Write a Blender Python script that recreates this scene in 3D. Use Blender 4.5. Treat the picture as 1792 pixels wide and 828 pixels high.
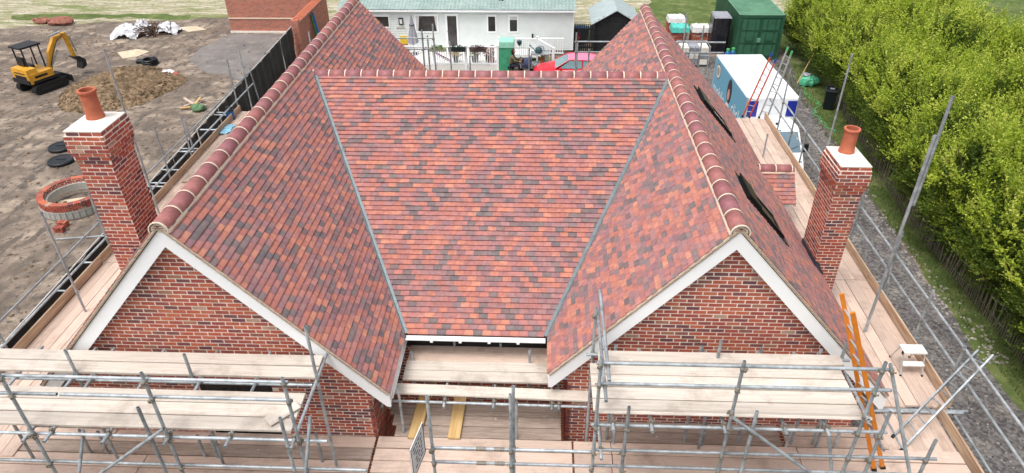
import bpy, bmesh, math, random
from mathutils import Vector, Matrix, noise as mnoise
random.seed(7)
sc = bpy.context.scene
for o in list(bpy.data.objects): bpy.data.objects.remove(o, do_unlink=True)
COL = sc.collection
R = math.radians

# ------------------------------------------------------------------ camera
CAM = Vector((1.2959, -8.63, 14.102)); FPX = 1217.557
YAW, PITCH, ROLL = 0.0454, 0.5845, -0.0089
_cy, _sy, _cp, _sp = math.cos(YAW), math.sin(YAW), math.cos(PITCH), math.sin(PITCH)
FWD = Vector((-_sy*_cp, _cy*_cp, -_sp)); _R0 = Vector((_cy, _sy, 0)); _D0 = FWD.cross(_R0)
RGT = _R0*math.cos(ROLL) - _D0*math.sin(ROLL); DWN = _D0*math.cos(ROLL) + _R0*math.sin(ROLL)
cd = bpy.data.cameras.new('camera'); cam = bpy.data.objects.new('camera', cd); COL.objects.link(cam)
cam.matrix_world = Matrix(((RGT.x, -DWN.x, -FWD.x, CAM.x), (RGT.y, -DWN.y, -FWD.y, CAM.y), (RGT.z, -DWN.z, -FWD.z, CAM.z), (0, 0, 0, 1)))
cd.sensor_fit = 'HORIZONTAL'; cd.sensor_width = 36; cd.lens = 36*FPX/1792; cd.clip_start = .1; cd.clip_end = 1500
sc.camera = cam

# ------------------------------------------------------------------ sky, sun, exposure (bright overcast)
SUN_EL, SUN_AZ = R(68), R(222)          # azimuth clockwise from +Y
w = bpy.data.worlds.new('World'); sc.world = w; w.use_nodes = True
nt = w.node_tree; nt.nodes.clear()
sky = nt.nodes.new('ShaderNodeTexSky'); sky.sky_type = 'NISHITA'; sky.sun_disc = False
sky.sun_elevation = SUN_EL; sky.sun_rotation = SUN_AZ; sky.air_density = 1.0; sky.dust_density = 6.0; sky.ozone_density = .6
hs = nt.nodes.new('ShaderNodeHueSaturation'); hs.inputs['Saturation'].default_value = .34
bg = nt.nodes.new('ShaderNodeBackground'); bg.inputs['Strength'].default_value = .15
wo = nt.nodes.new('ShaderNodeOutputWorld')
nt.links.new(sky.outputs[0], hs.inputs['Color']); nt.links.new(hs.outputs[0], bg.inputs['Color']); nt.links.new(bg.outputs[0], wo.inputs['Surface'])
sl = bpy.data.lights.new('sun', 'SUN'); sl.energy = .75; sl.angle = R(20); sl.color = (1, .98, .95)
so = bpy.data.objects.new('sun', sl); COL.objects.link(so); so.location = (0, 0, 40)
_d = Vector((math.sin(SUN_AZ)*math.cos(SUN_EL), math.cos(SUN_AZ)*math.cos(SUN_EL), math.sin(SUN_EL)))
so.rotation_euler = _d.to_track_quat('Z', 'Y').to_euler()
vs = sc.view_settings; vs.view_transform = 'Standard'; vs.look = 'None'; vs.exposure = 0.5; vs.gamma = 1; vs.use_curve_mapping = False

# ------------------------------------------------------------------ pixel -> place
def ray(px, py): return FWD + RGT*((px-896)/FPX) + DWN*((py-414)/FPX)
def at_z(px, py, z): d = ray(px, py); return CAM + d*((z-CAM.z)/d.z)
def at_y(px, py, y): d = ray(px, py); return CAM + d*((y-CAM.y)/d.y)
def at_x(px, py, x): d = ray(px, py); return CAM + d*((x-CAM.x)/d.x)
def to_px(X):
    d = Vector(X)-CAM; z = d.dot(FWD)
    if z < .1: return (-9999, -9999)
    return (896+FPX*d.dot(RGT)/z, 414+FPX*d.dot(DWN)/z)

# ------------------------------------------------------------------ mesh building
def lin(c):
    def f(x):
        x /= 255.0
        return x/12.92 if x <= .04045 else ((x+.055)/1.055)**2.4
    return (f(c[0]), f(c[1]), f(c[2]), 1)
WL = {}                                     # world location of each parent
class MB:
    def __init__(s): s.v = []; s.f = []; s.c = []; s.smooth = False
    def add(s, vs_, fs, col=None):
        o = len(s.v); s.v.extend([tuple(v) for v in vs_])
        for f in fs: s.f.append(tuple(i+o for i in f)); s.c.append(col)
        return s
    def box(s, c, size, m=None, col=None, taper=1.0):
        x, y, z = size[0]/2, size[1]/2, size[2]/2; t = taper
        P = [(-x,-y,-z),(x,-y,-z),(x,y,-z),(-x,y,-z),(-x*t,-y*t,z),(x*t,-y*t,z),(x*t,y*t,z),(-x*t,y*t,z)]
        c = Vector(c)
        P = [(m @ Vector(q) if m else Vector(q))+c for q in P]
        return s.add(P, [(0,3,2,1),(4,5,6,7),(0,1,5,4),(1,2,6,5),(2,3,7,6),(3,0,4,7)], col)
    def bb(s, x0, x1, y0, y1, z0, z1, col=None): return s.box(((x0+x1)/2,(y0+y1)/2,(z0+z1)/2), (x1-x0,y1-y0,z1-z0), None, col)
    def tube(s, a, b, r, n=10, r2=None, cap=True, col=None):
        a, b = Vector(a), Vector(b); d = (b-a).normalized(); r2 = r if r2 is None else r2
        u = d.orthogonal().normalized(); v = d.cross(u)
        P = [a+(u*math.cos(2*math.pi*i/n)+v*math.sin(2*math.pi*i/n))*r for i in range(n)] + [b+(u*math.cos(2*math.pi*i/n)+v*math.sin(2*math.pi*i/n))*r2 for i in range(n)]
        F = [(i,(i+1)%n,n+(i+1)%n,n+i) for i in range(n)]
        if cap: F += [tuple(range(n-1,-1,-1)), tuple(range(n,2*n))]
        return s.add(P, F, col)
    def path(s, pts, r, n=6, col=None):
        for a, b in zip(pts[:-1], pts[1:]): s.tube(a, b, r, n, col=col)
        return s
    def prism(s, poly, ext, col=None):
        """poly: list of 3d points (planar); ext: extrusion vector"""
        n = len(poly); e = Vector(ext); P = [Vector(q) for q in poly]
        nn = Vector((0,0,0))
        for i in range(n): nn += P[i].cross(P[(i+1)%n])
        if nn.dot(e) > 0: P = P[::-1]
        A = P + [q+e for q in P]
        return s.add(A, [tuple(range(n)), tuple(range(2*n-1,n-1,-1))] + [((i+1)%n, i, n+i, n+(i+1)%n) for i in range(n)], col)
    def lathe(s, c, prof, n=16, col=None, axis=None, cap=True):
        c = Vector(c); m = len(prof); P = []; F = []
        for r_, z_ in prof:
            for i in range(n):
                a = 2*math.pi*i/n; q = Vector((r_*math.cos(a), r_*math.sin(a), z_))
                if axis == 'Y': q = Vector((q.x, q.z, q.y))
                if axis == 'X': q = Vector((q.z, q.x, q.y))
                P.append(c+q)
        for j in range(m-1):
            for i in range(n): F.append((j*n+i, j*n+(i+1)%n, (j+1)*n+(i+1)%n, (j+1)*n+i))
        if cap: F.append(tuple(range(n-1,-1,-1))); F.append(tuple(range((m-1)*n, m*n)))
        return s.add(P, F, col)
    def grid(s, fn, nu, nv, col=None):
        P = [fn(i/nu, j/nv) for j in range(nv+1) for i in range(nu+1)]
        F = [(j*(nu+1)+i, j*(nu+1)+i+1, (j+1)*(nu+1)+i+1, (j+1)*(nu+1)+i) for j in range(nv) for i in range(nu)]
        return s.add(P, F, col)
    def mesh(s, name, off=(0,0,0), smooth=False):
        me = bpy.data.meshes.new(name)
        me.from_pydata([(v[0]-off[0], v[1]-off[1], v[2]-off[2]) for v in s.v], [], s.f)
        if any(c is not None for c in s.c):
            at = me.color_attributes.new('col', 'FLOAT_COLOR', 'CORNER')
            buf = []
            for f, c in zip(s.f, s.c): buf.extend(list(c or (.5,.5,.5,1))*len(f))
            at.data.foreach_set('color', buf)
        if smooth or s.smooth: me.polygons.foreach_set('use_smooth', [True]*len(me.polygons))
        return me
def link(name, me, mat=None, parent=None, loc=None, rot=None):
    o = bpy.data.objects.new(name, me); COL.objects.link(o)
    if mat is not None and me is not None and not me.materials: me.materials.append(mat)
    pw = WL.get(parent.name, Vector((0,0,0))) if parent else Vector((0,0,0))
    if parent: o.parent = parent
    if loc is None: loc = pw if parent else Vector((0,0,0))
    o.location = Vector(loc)-pw; WL[o.name] = Vector(loc)
    if rot is not None: o.rotation_mode = 'QUATERNION'; o.rotation_quaternion = rot.to_quaternion()
    return o
def part(name, mb, mat, parent, smooth=False, label=None, kind=None):
    pw = WL.get(parent.name, Vector((0,0,0)))
    o = link(name, mb.mesh(name, pw, smooth), mat, parent)
    if label: o['label'] = label
    if kind: o['kind'] = kind
    return o
def tag(o, label, cat, group=None):
    o['label'] = label; o['category'] = cat
    if group: o['group'] = group
    return o
def thing(name, label, cat, loc=(0,0,0), group=None):
    o = bpy.data.objects.new(name, None); COL.objects.link(o); o.location = loc; o.empty_display_size = .2
    WL[o.name] = Vector(loc); return tag(o, label, cat, group)
def solo(name, mb, mat, label, cat, loc, group=None, smooth=False):
    me = mb.mesh(name, loc, smooth); o = link(name, me, mat, None, loc); return tag(o, label, cat, group)
def struct(name, mb, mat, parent=None, smooth=False):
    o = link(name, mb.mesh(name, (0,0,0), smooth), mat, parent)
    o['kind'] = 'structure'; return o

# ------------------------------------------------------------------ materials
def mat(name, c=None, rough=.7, metal=0, attr=False, var=.12, vscale=6, bump=.0, bscale=40, c2=None, stretch=None, rnd=.0, stain=None, spec=.4, coord='Object', detail=4, trans=0, c2f=1.0):
    m = bpy.data.materials.new(name); m.use_nodes = True; t = m.node_tree; N = t.nodes; L = t.links
    b = N['Principled BSDF']; b.inputs['Roughness'].default_value = rough; b.inputs['Metallic'].default_value = metal
    b.inputs['Specular IOR Level'].default_value = spec
    tc = N.new('ShaderNodeTexCoord'); co = tc.outputs[coord]
    if stretch:
        mp = N.new('ShaderNodeMapping'); mp.inputs['Scale'].default_value = stretch; L.new(co, mp.inputs['Vector']); co = mp.outputs[0]
        oi = N.new('ShaderNodeObjectInfo'); ad = N.new('ShaderNodeVectorMath'); ad.operation = 'ADD'
        ml = N.new('ShaderNodeVectorMath'); ml.operation = 'SCALE'; ml.inputs[3].default_value = 37.0
        cx = N.new('ShaderNodeCombineXYZ'); L.new(oi.outputs['Random'], cx.inputs[0]); L.new(oi.outputs['Random'], cx.inputs[2]); L.new(cx.outputs[0], ml.inputs[0])
        L.new(co, ad.inputs[0]); L.new(ml.outputs[0], ad.inputs[1]); co = ad.outputs[0]
    nz = N.new('ShaderNodeTexNoise'); nz.inputs['Scale'].default_value = vscale; nz.inputs['Detail'].default_value = detail; nz.inputs['Roughness'].default_value = .65
    L.new(co, nz.inputs['Vector'])
    if attr:
        a = N.new('ShaderNodeAttribute'); a.attribute_name = 'col'; base = a.outputs['Color']
    else:
        rg = N.new('ShaderNodeRGB'); rg.outputs[0].default_value = c; base = rg.outputs[0]
    if c2 is not None:
        rp = N.new('ShaderNodeValToRGB'); rp.color_ramp.elements[0].position = .42; rp.color_ramp.elements[1].position = .62
        n2 = N.new('ShaderNodeTexNoise'); n2.inputs['Scale'].default_value = vscale*.37; n2.inputs['Detail'].default_value = 6; n2.inputs['Roughness'].default_value = .6; L.new(co, n2.inputs['Vector']); L.new(n2.outputs['Fac'], rp.inputs[0])
        mx = N.new('ShaderNodeMix'); mx.data_type = 'RGBA'; rp.color_ramp.elements[1].color = (c2f,c2f,c2f,1); L.new(rp.outputs[0], mx.inputs['Factor']); L.new(base, mx.inputs['A']); mx.inputs['B'].default_value = c2; base = mx.outputs['Result']
    if stain:
        for sc_, (scl_, lo_, hi_, am_) in stain:
            n3 = N.new('ShaderNodeTexNoise'); n3.inputs['Scale'].default_value = scl_; n3.inputs['Detail'].default_value = 6; n3.inputs['Roughness'].default_value = .7
            oi3 = N.new('ShaderNodeObjectInfo'); a3 = N.new('ShaderNodeVectorMath'); a3.operation = 'ADD'; L.new(tc.outputs['Object'], a3.inputs[0]); L.new(oi3.outputs['Location'], a3.inputs[1]); L.new(a3.outputs[0], n3.inputs['Vector'])
            m3 = N.new('ShaderNodeMapRange'); m3.inputs['From Min'].default_value = lo_; m3.inputs['From Max'].default_value = hi_; m3.inputs['To Max'].default_value = am_; L.new(n3.outputs['Fac'], m3.inputs[0])
            x3 = N.new('ShaderNodeMix'); x3.data_type = 'RGBA'; L.new(m3.outputs[0], x3.inputs['Factor']); L.new(base, x3.inputs['A']); x3.inputs['B'].default_value = sc_; base = x3.outputs['Result']
    mr = N.new('ShaderNodeMapRange'); mr.inputs['From Min'].default_value = .25; mr.inputs['From Max'].default_value = .75; mr.inputs['To Min'].default_value = 1-var*2; mr.inputs['To Max'].default_value = 1+var*2
    L.new(nz.outputs['Fac'], mr.inputs['Value']); val = mr.outputs[0]
    if rnd:
        oi2 = N.new('ShaderNodeObjectInfo'); m2 = N.new('ShaderNodeMapRange'); m2.inputs['To Min'].default_value = 1-rnd; m2.inputs['To Max'].default_value = 1+rnd; L.new(oi2.outputs['Random'], m2.inputs['Value'])
        mm = N.new('ShaderNodeMath'); mm.operation = 'MULTIPLY'; L.new(val, mm.inputs[0]); L.new(m2.outputs[0], mm.inputs[1]); val = mm.outputs[0]
    vm = N.new('ShaderNodeVectorMath'); vm.operation = 'SCALE'; L.new(base, vm.inputs[0]); L.new(val, vm.inputs['Scale'])
    L.new(vm.outputs[0], b.inputs['Base Color'])
    if bump:
        nb = N.new('ShaderNodeTexNoise'); nb.inputs['Scale'].default_value = bscale; nb.inputs['Detail'].default_value = 5; L.new(co, nb.inputs['Vector'])
        bp = N.new('ShaderNodeBump'); bp.inputs['Strength'].default_value = bump; bp.inputs['Distance'].default_value = .02; L.new(nb.outputs['Fac'], bp.inputs['Height']); L.new(bp.outputs[0], b.inputs['Normal'])
    if trans:
        tr = N.new('ShaderNodeBsdfTranslucent'); L.new(vm.outputs[0], tr.inputs['Color']); ms = N.new('ShaderNodeMixShader'); ms.inputs[0].default_value = trans
        L.new(b.outputs[0], ms.inputs[1]); L.new(tr.outputs[0], ms.inputs[2]); L.new(ms.outputs[0], N['Material Output'].inputs['Surface'])
    return m
M = {}
M['tile'] = mat('roof_tile', attr=True, rough=.8, var=.13, vscale=13, bump=.15, bscale=60, c2=lin((150,104,100)), c2f=.42)
M['brick'] = mat('brick', attr=True, rough=.85, var=.16, vscale=22, bump=.35, bscale=70)
M['mortar'] = mat('mortar', lin((236,224,212)), rough=.95, var=.08, vscale=9, stain=[(lin((204,186,168)),(1.3,.5,.7,.7))], bump=.4, bscale=90)
M['cream'] = mat('cream_mortar', lin((226,214,192)), rough=.95, var=.08, vscale=20, bump=.3, bscale=80)
M['ridge'] = mat('ridge_tile', attr=True, rough=.62, var=.14, vscale=9, c2=None, bump=.06, bscale=30)
M['white'] = mat('white_upvc', lin((246,249,250)), rough=.35, var=.012, vscale=2)
M['whitep'] = mat('white_paint', lin((232,232,226)), rough=.6, var=.04, vscale=5)
M['cap'] = mat('flaunching', lin((234,230,220)), rough=.85, var=.06, vscale=6, bump=.1, stain=[(lin((190,180,166)),(4,.52,.7,.6))])
M['lead'] = mat('lead', lin((128,140,144)), rough=.5, metal=.3, var=.12, vscale=7, bump=.08, bscale=12)
M['leadd'] = mat('dark_lead', lin((62,68,84)), rough=.45, metal=.3, var=.12, vscale=7)
M['steel'] = mat('galvanised_tube', lin((170,177,181)), rough=.5, metal=.3, var=.18, vscale=9, c2=lin((142,149,153)), rnd=.2, stain=[(lin((120,92,74)),(5,.64,.72,.6)),(lin((206,204,198)),(9,.66,.70,.7))])
M['clamp'] = mat('coupler_steel', lin((138,134,124)), rough=.55, metal=.55, var=.2, vscale=30)
M['board'] = mat('scaffold_board', lin((205,183,168)), rough=.85, var=.07, vscale=6, stretch=(.6,14,14), c2=lin((196,172,156)), rnd=.12, stain=[(lin((128,110,98)),(1.6,.5,.72,.55)),(lin((232,226,216)),(7,.66,.70,.8)),(lin((96,84,76)),(11,.70,.74,.7))], bump=.1, bscale=12)
M['boardp'] = mat('pale_scaffold_board', lin((208,199,188)), rough=.85, var=.06, vscale=6, stretch=(.6,14,14), c2=lin((196,185,172)), rnd=.10, stain=[(lin((128,110,98)),(1.6,.5,.72,.55)),(lin((232,226,216)),(7,.66,.70,.8)),(lin((96,84,76)),(11,.70,.74,.7))], bump=.1, bscale=12)
M['boardw'] = mat('weathered_scaffold_board', lin((166,150,138)), rough=.9, var=.14, vscale=6, stretch=(.8,10,10), c2=lin((146,129,117)), rnd=.1, stain=[(lin((128,110,98)),(1.6,.5,.72,.55)),(lin((232,226,216)),(7,.66,.70,.8)),(lin((96,84,76)),(11,.70,.74,.7))], bump=.15, bscale=12)
M['toe'] = mat('toe_board', lin((196,172,146)), rough=.8, var=.1, vscale=5, stretch=(.5,7,7), c2=lin((164,132,108)), rnd=.08)
M['fresh'] = mat('fresh_softwood', lin((204,172,120)), rough=.65, var=.07, vscale=5, stretch=(.4,10,10), c2=lin((192,156,102)))
M['terra'] = mat('terracotta', lin((188,108,80)), rough=.8, var=.1, vscale=7, c2=lin((176,98,72)))
M['dark'] = mat('black_void', lin((22,22,24)), rough=.6, var=.1)
M['blackm'] = mat('black_metal', lin((26,27,29)), rough=.35, metal=.2, var=.1)
M['glass'] = mat('dark_glass', lin((24,27,30)), rough=.18, var=.15, vscale=1.5, spec=.35)
M['rubber'] = mat('black_rubber', lin((30,30,31)), rough=.75, var=.15)
M['blackp'] = mat('black_plastic', lin((26,30,36)), rough=.4, var=.1)
M['verge'] = mat('verge_mortar', lin((190,182,164)), rough=.95, var=.12, vscale=20)
# ================================================================== THE HOUSE
XR, XL = 4.2, -4.0284
TP, TQ = 1.1028, 0.5583                      # tan of wing pitch, tan of link roof pitch
ZRR, ZRL = 8.68, 8.909                       # ridge heights
YC, ZC, ZE = 6.150, 8.638, 5.670             # link ridge, link eave
YE = YC-(ZC-ZE)/TQ                           # link eave y
WYL, WYR = -.51, 0.0                         # front wall planes
YB = 11.35                                   # rear verge
XEL0, XEL1 = -6.957, -1.10                   # left wing eaves
XER0, XER1 = 1.50, 7.20                      # right wing eaves
CP, SP = 1/math.sqrt(1+TP*TP), TP/math.sqrt(1+TP*TP)
CQ, SQ = 1/math.sqrt(1+TQ*TQ), TQ/math.sqrt(1+TQ*TQ)
house = thing('brick_house', 'new red brick house with clay tiled twin gabled roof and valley between', 'house', (0, 4, 0))

TPAL = [(202,122,98),(196,116,95),(190,112,97),(206,130,104),(184,108,94), (184,114,107),(176,108,103),(170,106,100),(190,120,110), (156,110,112),(148,106,111),(162,113,112),(140,103,108),(166,116,114), (124,109,109),(114,103,104),(131,112,112),(109,98,101)]
TW = [7,7,7,4,6, 6,6,5,5, 6,6,6,4,5, 5.5,5.5,5,4]
TPL = [lin([(v*.80+.20*sum(c)/3)*1.0 for v in c]) for c in TPAL]
def clip_poly(P, a, b, c):                    # keep a*u+b*v <= c
    out = []
    for i in range(len(P)):
        p, q = P[i], P[(i+1) % len(P)]; dp, dq = a*p[0]+b*p[1]-c, a*q[0]+b*q[1]-c
        if dp <= 0: out.append(p)
        if (dp < 0 < dq) or (dq < 0 < dp):
            t = dp/(dp-dq); out.append((p[0]+(q[0]-p[0])*t, p[1]+(q[1]-p[1])*t))
    return out
def area2(P): return .5*abs(sum(P[i][0]*P[(i+1) % len(P)][1]-P[(i+1) % len(P)][0]*P[i][1] for i in range(len(P))))
ALLT = []                                     # every tile: dict
TGW = .165
def slope(part_obj, O, u, v, n, U, V, gauge, clips, seed, skip=None):
    rr = random.Random(seed); rows = int(round(V/gauge)); gauge = V/rows
    O, u, v, n = Vector(O), Vector(u), Vector(v), Vector(n)
    for j in range(rows):
        v0 = j*gauge; off = (TGW/2 if j % 2 else 0)+rr.uniform(-.006, .006)
        k = -1
        run = 0
        while True:
            u0 = k*TGW+off; k += 1
            if u0 >= U: break
            a, b = max(u0+.0015, 0), min(u0+TGW-.0015, U)
            if b-a < .02: continue
            P = [(a, v0), (b, v0), (b, v0+gauge+.004), (a, v0+gauge+.004)]; full = (b-a) > TGW-.01
            cu, cv = (a+b)/2, v0+gauge/2
            if skip and skip(cu, cv): continue
            A0 = area2(P)
            for cl in clips:
                h = cl(cu, cv)
                if h: P = clip_poly(P, *h)
                if len(P) < 3: break
            if len(P) < 3 or area2(P) < .0012: continue
            if area2(P) < A0*.995: full = False
            ci = rr.choices(range(18), TW)[0]
            jt = rr.uniform(-.0025, .0035)
            ALLT.append(dict(s=part_obj, O=O, u=u, v=v, n=n, P=P, v0=v0, v1=v0+gauge+.004, full=full, ci=ci, j=jt, cu=cu, g=gauge, h0=(.036 if abs(n.y) > .3 else .029)))
def hgt(t, vv):
    f = (vv-t['v0'])/(t['v1']-t['v0']); return t['h0']+t['j']-(t['h0']-.012)*f
def tile_world(t): return [t['O']+t['u']*p[0]+t['v']*p[1]+t['n']*hgt(t, p[1]) for p in t['P']]

# ---- carrier slabs of each slope
MS = mat('roof_underlay', lin((96,58,50)), rough=.9, var=.1)
def slab(name, pts, thick=.05):
    a, b, c = Vector(pts[0]), Vector(pts[1]), Vector(pts[2]); nn = (b-a).cross(c-a).normalized()
    return part(name, MB().prism(pts, -nn*thick), MS, house)
VYL, VYR = WYL-.14, WYR-.13                   # front verges
zeL = ZRL-TP*(XEL1-XL); zeR = ZRR-TP*(XR-XER0); zeR1 = ZRR-TP*(XER1-XR)
rLr = slab('roof_slope', [(XEL1,VYL,zeL),(XEL1,YB,zeL),(XL,YB,ZRL),(XL,VYL,ZRL)])
rLl = slab('roof_slope', [(XL,VYL,ZRL),(XL,YB,ZRL),(XEL0,YB,zeL),(XEL0,VYL,zeL)])
rRl = slab('roof_slope', [(XR,VYR,ZRR),(XR,YB,ZRR),(XER0,YB,zeR),(XER0,VYR,zeR)])
rRr = slab('roof_slope', [(XER1,VYR,zeR1),(XER1,YB+.25,zeR1),(XR,YB+.25,ZRR),(XR,VYR,ZRR)])
xcl, xcr = XL+(ZRL-ZC)/TP, XR-(ZRR-ZC)/TP
def vxl(z): return XL+(ZRL-z)/TP
def vxr(z): return XR-(ZRR-z)/TP
rC = slab('roof_slope', [(vxl(ZE),YE,ZE),(vxr(ZE),YE,ZE),(xcr,YC,ZC),(xcl,YC,ZC)])
YE2 = 2*YC-YE
rCb = slab('roof_slope', [(xcl,YC,ZC),(xcr,YC,ZC),(vxr(ZE),YE2,ZE),(vxl(ZE),YE2,ZE)])
# clip helpers.  wing slopes: u along y, v up the slope
VG = .045                                     # half gap beside the valley lead
def wing_clip(ysign, y0, z0):
    def h(cu, cv):
        y = y0+ysign*cu
        # keep z >= ZC - TQ*|YC-y| (+gap)
        if y < YC: # z0+cv*SP >= ZC-TQ*(YC-y)
            a, b, c = (TQ*ysign), -SP, -(ZC-TQ*(YC-y0))+z0
        else:
            a, b, c = (-TQ*ysign), -SP, -(ZC+TQ*(YC-y0))+z0
        nrm = math.hypot(a, b); return (a, b, c-VG*nrm)
    return h
UW = YB-VYL; UWR = YB-VYR; VL = (XEL1-XL)/CP; VRl = (XR-XER0)/CP; VRr = (XER1-XR)/CP
slope(rLr, (XEL1,VYL,zeL), (0,1,0), (-CP,0,SP), (SP,0,CP), UW, VL, .107, [wing_clip(1, VYL, zeL)], 11)
slope(rLl, (XEL0,YB,zeL), (0,-1,0), (CP,0,SP), (-SP,0,CP), UW, VL, .107, [], 12)
slope(rRl, (XER0,YB,zeR), (0,-1,0), (CP,0,SP), (-SP,0,CP), UWR, VRl, .107, [wing_clip(-1, YB, zeR)], 13)
# rooflights and gablet on the outer right slope
LIGHTS = [(6.62, 7.42, 5.02, 5.80), (2.18, 2.98, 4.98, 5.76)]      # y0,y1,x0,x1 (plan)
def rl_skip(cu, cv):
    y = VYR+cu; x = XER1-cv*CP
    for (a, b, c, d) in LIGHTS:
        if a-.03 < y < b+.03 and c-.03 < x < d+.03: return True
    return False
slope(rRr, (XER1,VYR,zeR1), (0,1,0), (-CP,0,SP), (SP,0,CP), UWR+.25, VRr, .107, [], 14, rl_skip)
VC = (ZC-ZE)/SQ
def cl_l(cu, cv): # x >= XL+(ZRL-z)/TP with z=ZE+v*SQ ; u = x - vxl(ZE)
    a, b, c = -1, -SQ/TP, 0; nrm = math.hypot(a, b); return (a, b, c-VG*nrm)
def cl_r(cu, cv):
    a, b, c = 1, SQ/TP*1, vxr(ZE)-vxl(ZE); 
    # x <= XR-(ZRR-z)/TP = vxr(ZE)+v*SQ/TP  -> u - v*SQ/TP <= W
    b = -SQ/TP; nrm = math.hypot(a, b); return (a, b, c-VG*nrm)
u0c = xcl-.2-vxl(ZE)
def cl_l2(cu, cv):                           # shifted origin so that u starts left of the upper corner
    a, b, c = -1, -SQ/TP, -(-u0c); nrm = math.hypot(a, b); return (a, b, c*1-VG*nrm)
OC = Vector((xcl-.2, YE, ZE))
def cL(cu, cv):   # x=OC.x+u >= vxl(ZE)-v*SQ/TP
    a, b, c = -1, -SQ/TP, OC.x-vxl(ZE); nrm = math.hypot(a, b); return (a, b, c-VG*nrm)
def cR(cu, cv):
    a, b, c = 1, -SQ/TP, vxr(ZE)-OC.x; nrm = math.hypot(a, b); return (a, b, c-VG*nrm)
slope(rC, OC, (1,0,0), (0,CQ,SQ), (0,-SQ,CQ), xcr-xcl+.4, VC, .1068, [cL, cR], 15)

# gablet over the outer eave (ridge runs along x)
GY, GZ, GX0, GX1, GH = 7.12, 5.90, 6.55, 7.66, .66
gz0 = GZ-GH*1.05
rG = slab('gablet_slope', [(GX0,GY-GH,gz0),(GX1,GY-GH,gz0),(GX1,GY,GZ),(GX0,GY,GZ)])
rG2 = slab('gablet_slope', [(GX0,GY,GZ),(GX1,GY,GZ),(GX1,GY+GH,gz0),(GX0,GY+GH,gz0)])
cg, sg = 1/math.hypot(1,1.05), 1.05/math.hypot(1,1.05)
slope(rG, (GX0,GY-GH,gz0), (1,0,0), (0,cg,sg), (0,-sg,cg), GX1-GX0, GH/cg, .107, [], 16)
slope(rG2, (GX1,GY+GH,gz0), (-1,0,0), (0,-cg,sg), (0,sg,cg), GX1-GX0, GH/cg, .107, [], 17)
part('gablet_wall', MB().prism([(GX1-.12,GY-GH+.1,4.0),(GX1-.12,GY+GH-.1,4.0),(GX1-.12,GY+GH-.1,gz0+.05),(GX1-.12,GY,GZ-.1),(GX1-.12,GY-GH+.1,gz0+.05)], (-.3,0,0)), M['white'], house)
part('gablet_verge', MB().prism([(GX1+.01,GY-GH,gz0-.02),(GX1+.01,GY,GZ-.02),(GX1+.01,GY+GH,gz0-.02),(GX1+.01,GY+GH,gz0-.1),(GX1+.01,GY,GZ-.1),(GX1+.01,GY-GH,gz0-.1)], (-.05,0,0)), M['cream'], house)

# ---- choose the 300 tiles that show largest, the rest of each slope is one mesh
def pxarea(W):
    q = [to_px(x) for x in W]
    for a in q:
        if not (6 < a[0] < 1786 and 4 < a[1] < 824): return 0
    return area2(q)
def lum_front(t): return t['n'].dot(CAM-(t['O']+t['u']*t['cu']+t['v']*t['v0'])) > 0
for t in ALLT: t['a'] = pxarea(tile_world(t)) if (t['full'] and lum_front(t)) else 0
big = set(id(t) for t in sorted(ALLT, key=lambda t: -t['a'])[:290])
TM = {}
def tile_mesh(ci, g, h0):
    k = (ci, round(g, 4), h0)
    if k not in TM:
        w_, L_ = TGW-.003, g+.004; h1 = .012
        mb = MB().add([(-w_/2,0,0),(w_/2,0,0),(w_/2,L_,0),(-w_/2,L_,0),(-w_/2,0,h0),(w_/2,0,h0),(w_/2,L_,h1),(-w_/2,L_,h1)],
                      [(0,3,2,1),(4,5,6,7),(0,1,5,4),(1,2,6,5),(2,3,7,6),(3,0,4,7)], TPL[ci])
        me = mb.mesh('roof_tile'); me.materials.append(M['tile']); TM[k] = me
    return TM[k]
rest = {}
for t in ALLT:
    if id(t) in big:
        u, v, n = t['u'], t['v'], t['n']
        rot = Matrix(((u.x,v.x,n.x),(u.y,v.y,n.y),(u.z,v.z,n.z)))
        link('roof_tile', tile_mesh(t['ci'], t['g'], t['h0']), None, t['s'], t['O']+u*t['cu']+v*t['v0']+n*t['j'], rot)
    else:
        mb = rest.setdefault(t['s'].name, (MB(), t['s']))[0]
        P = t['P']; k = len(P); top = tile_world(t); bot = [t['O']+t['u']*p[0]+t['v']*p[1] for p in P]
        mb.add(top+bot, [tuple(range(k))]+[(i, i+k, (i+1) % k+k, (i+1) % k) for i in range(k)], TPL[t['ci']])
for nme, (mb, s_) in rest.items(): part('roof_tiling', mb, M['tile'], s_, kind='stuff')
# back of the link roof: tiled in the same way
ALLT2 = len(ALLT)
slope(rCb, (xcr+.2,YE2,ZE), (-1,0,0), (0,-CQ,SQ), (0,SQ,CQ), xcr-xcl+.4, VC, .1068, [lambda cu, cv: (-1, -SQ/TP, (xcr+.2)*-1+vxr(ZE)) if False else None], 18, lambda cu, cv: not (vxl(ZE+cv*SQ)+.06 < xcr+.2-cu < vxr(ZE+cv*SQ)-.06))
mb = MB()
for t in ALLT[ALLT2:]:
    P = t['P']; k = len(P); top = tile_world(t); bot = [t['O']+t['u']*p[0]+t['v']*p[1] for p in P]
    mb.add(top+bot, [tuple(range(k))]+[(i, i+k, (i+1) % k+k, (i+1) % k) for i in range(k)], TPL[t['ci']])
part('roof_tiling', mb, M['tile'], rCb, kind='stuff')

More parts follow.
